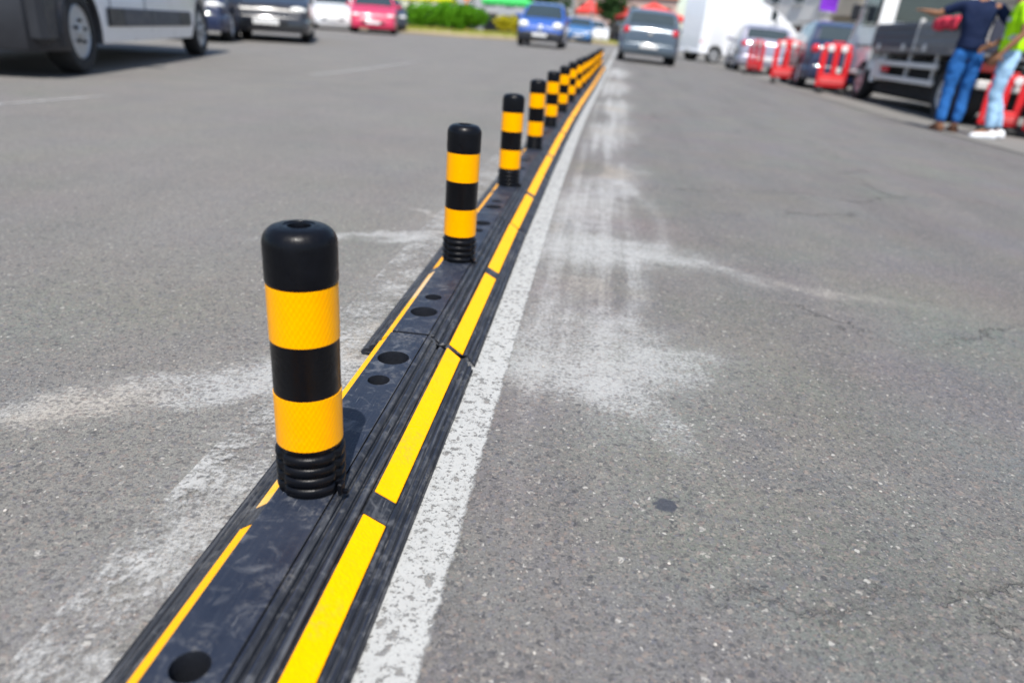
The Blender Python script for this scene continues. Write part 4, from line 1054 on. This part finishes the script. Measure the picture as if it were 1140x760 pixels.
for i in range(9):
    t = i / 8; rows.append([(.03 + (.1 if t > .8 else 0), .02 * math.sin(t * 6), 2.4 + 1.7 * t), (.75 - .35 * max(0, t - .6) / .4, .06 * math.sin(t * 7 + 1), 2.35 + 1.75 * t)])
pf = mb.loft(rows, False, False).build('flag', 'purple_cloth', pv); pf.modifiers.new('s', 'SOLIDIFY').thickness = .01

# ------------------------------------------------------------------ buildings
def building(label, loc, rz, L, D, floors, wall, roof='flat', cols=6, shop=True):
    """front face looks along local -Y"""
    e = empty('building', (loc[0], loc[1], g(*loc) - .1), rz, label, 'building')
    fh = 3.0; H_ = floors * fh + .5
    ws = 1.2; bayw = L / cols
    # wall built round its openings
    mb = MB()
    def slab(x0, x1, z0, z1): mb.box(((x0 + x1) / 2, .15, (z0 + z1) / 2), (x1 - x0, .3, z1 - z0))
    zc = 0
    for f in range(floors):
        z0, z1 = (f * fh + .9, f * fh + 2.3) if not (shop and f == 0) else (.05, 2.5)
        w2 = ws if not (shop and f == 0) else bayw * .72
        slab(-L / 2, L / 2, zc, z0); x = -L / 2
        for c in range(cols):
            cx = -L / 2 + (c + .5) * bayw; slab(x, cx - w2 / 2, z0, z1); x = cx + w2 / 2
        slab(x, L / 2, z0, z1); zc = z1
    slab(-L / 2, L / 2, zc, H_)
    mb.box((0, D / 2 + .15, H_ / 2), (L, D - .31, H_ - .02))
    mb.build('wall', wall, e)
    for f in range(floors):
        z0, z1 = (f * fh + .9, f * fh + 2.3) if not (shop and f == 0) else (.05, 2.5)
        w2 = ws if not (shop and f == 0) else bayw * .72
        for c in range(cols):
            cx = -L / 2 + (c + .5) * bayw
            wi = MB().box((cx, .2, (z0 + z1) / 2), (w2, .03, z1 - z0)).build('window' if not (shop and f == 0) else 'shop_window', 'car_glass', e)
            fr = MB(); t = .07
            fr.box((cx - w2 / 2 + t / 2, .16, (z0 + z1) / 2), (t, .06, z1 - z0)).box((cx + w2 / 2 - t / 2, .16, (z0 + z1) / 2), (t, .06, z1 - z0)).box((cx, .16, z0 + t / 2), (w2 - 2 * t, .06, t)).box((cx, .16, z1 - t / 2), (w2 - 2 * t, .06, t)).box((cx, .16, (z0 + z1) / 2), (t * .7, .05, z1 - z0 - 2 * t))
            fr.build('frame', 'window_frame', wi)
            if not (shop and f == 0): MB().box((cx, -.06, z0 - .05), (w2 + .2, .2, .07)).build('sill', 'window_frame', wi)
            elif c % 2 == 0: MB().box((cx, -.55, 2.65), (bayw * .8, 1.1, .06), Matrix.Translation((0, -.0, 0)) @ Matrix.Rotation(0, 4, 'X')).build('awning', 'shutter', wi)
    if roof == 'tile':
        vs = [(-L / 2 - .4, -.4, H_), (L / 2 + .4, -.4, H_), (L / 2 + .4, D + .4, H_), (-L / 2 - .4, D + .4, H_), (-L / 2 + D * .4, D / 2, H_ + 2.), (L / 2 - D * .4, D / 2, H_ + 2.)]
        MB().add(vs, [(0, 1, 5, 4), (1, 2, 5), (2, 3, 4, 5), (3, 0, 4), (3, 2, 1, 0)]).build('roof', 'roof_tile', e)
    else:
        MB().box((0, D / 2, H_ + .12), (L + .3, D + .3, .24)).build('roof', 'wall_grey', e)
    return e
building('beige shop building behind the angle parked cars on the right', (18.5, 34), R(-72) , 18, 9, 2, 'wall_beige', 'flat', 6)
building('white building at the far right behind the flatbed truck', (15.5, 16), R(-80), 15, 9, 2, 'wall_white', 'flat', 5)
building('pale building with tiled roof behind the large white van', (21, 56), R(-70), 17, 10, 2, 'wall_white', 'tile', 6)
building('pinkish distant building behind the red canopies', (14, 125), R(-8), 16, 10, 2, 'wall_pink', 'tile', 6)
building('grey distant building behind the green canopy', (-4, 120), R(4), 20, 10, 3, 'wall_grey', 'flat', 7)
building('white building far left behind the parked cars', (-22, 62), R(35), 20, 10, 2, 'wall_white', 'flat', 6)
building('beige building left behind the white van', (-20, 30), R(70), 20, 10, 2, 'wall_beige', 'flat', 6)
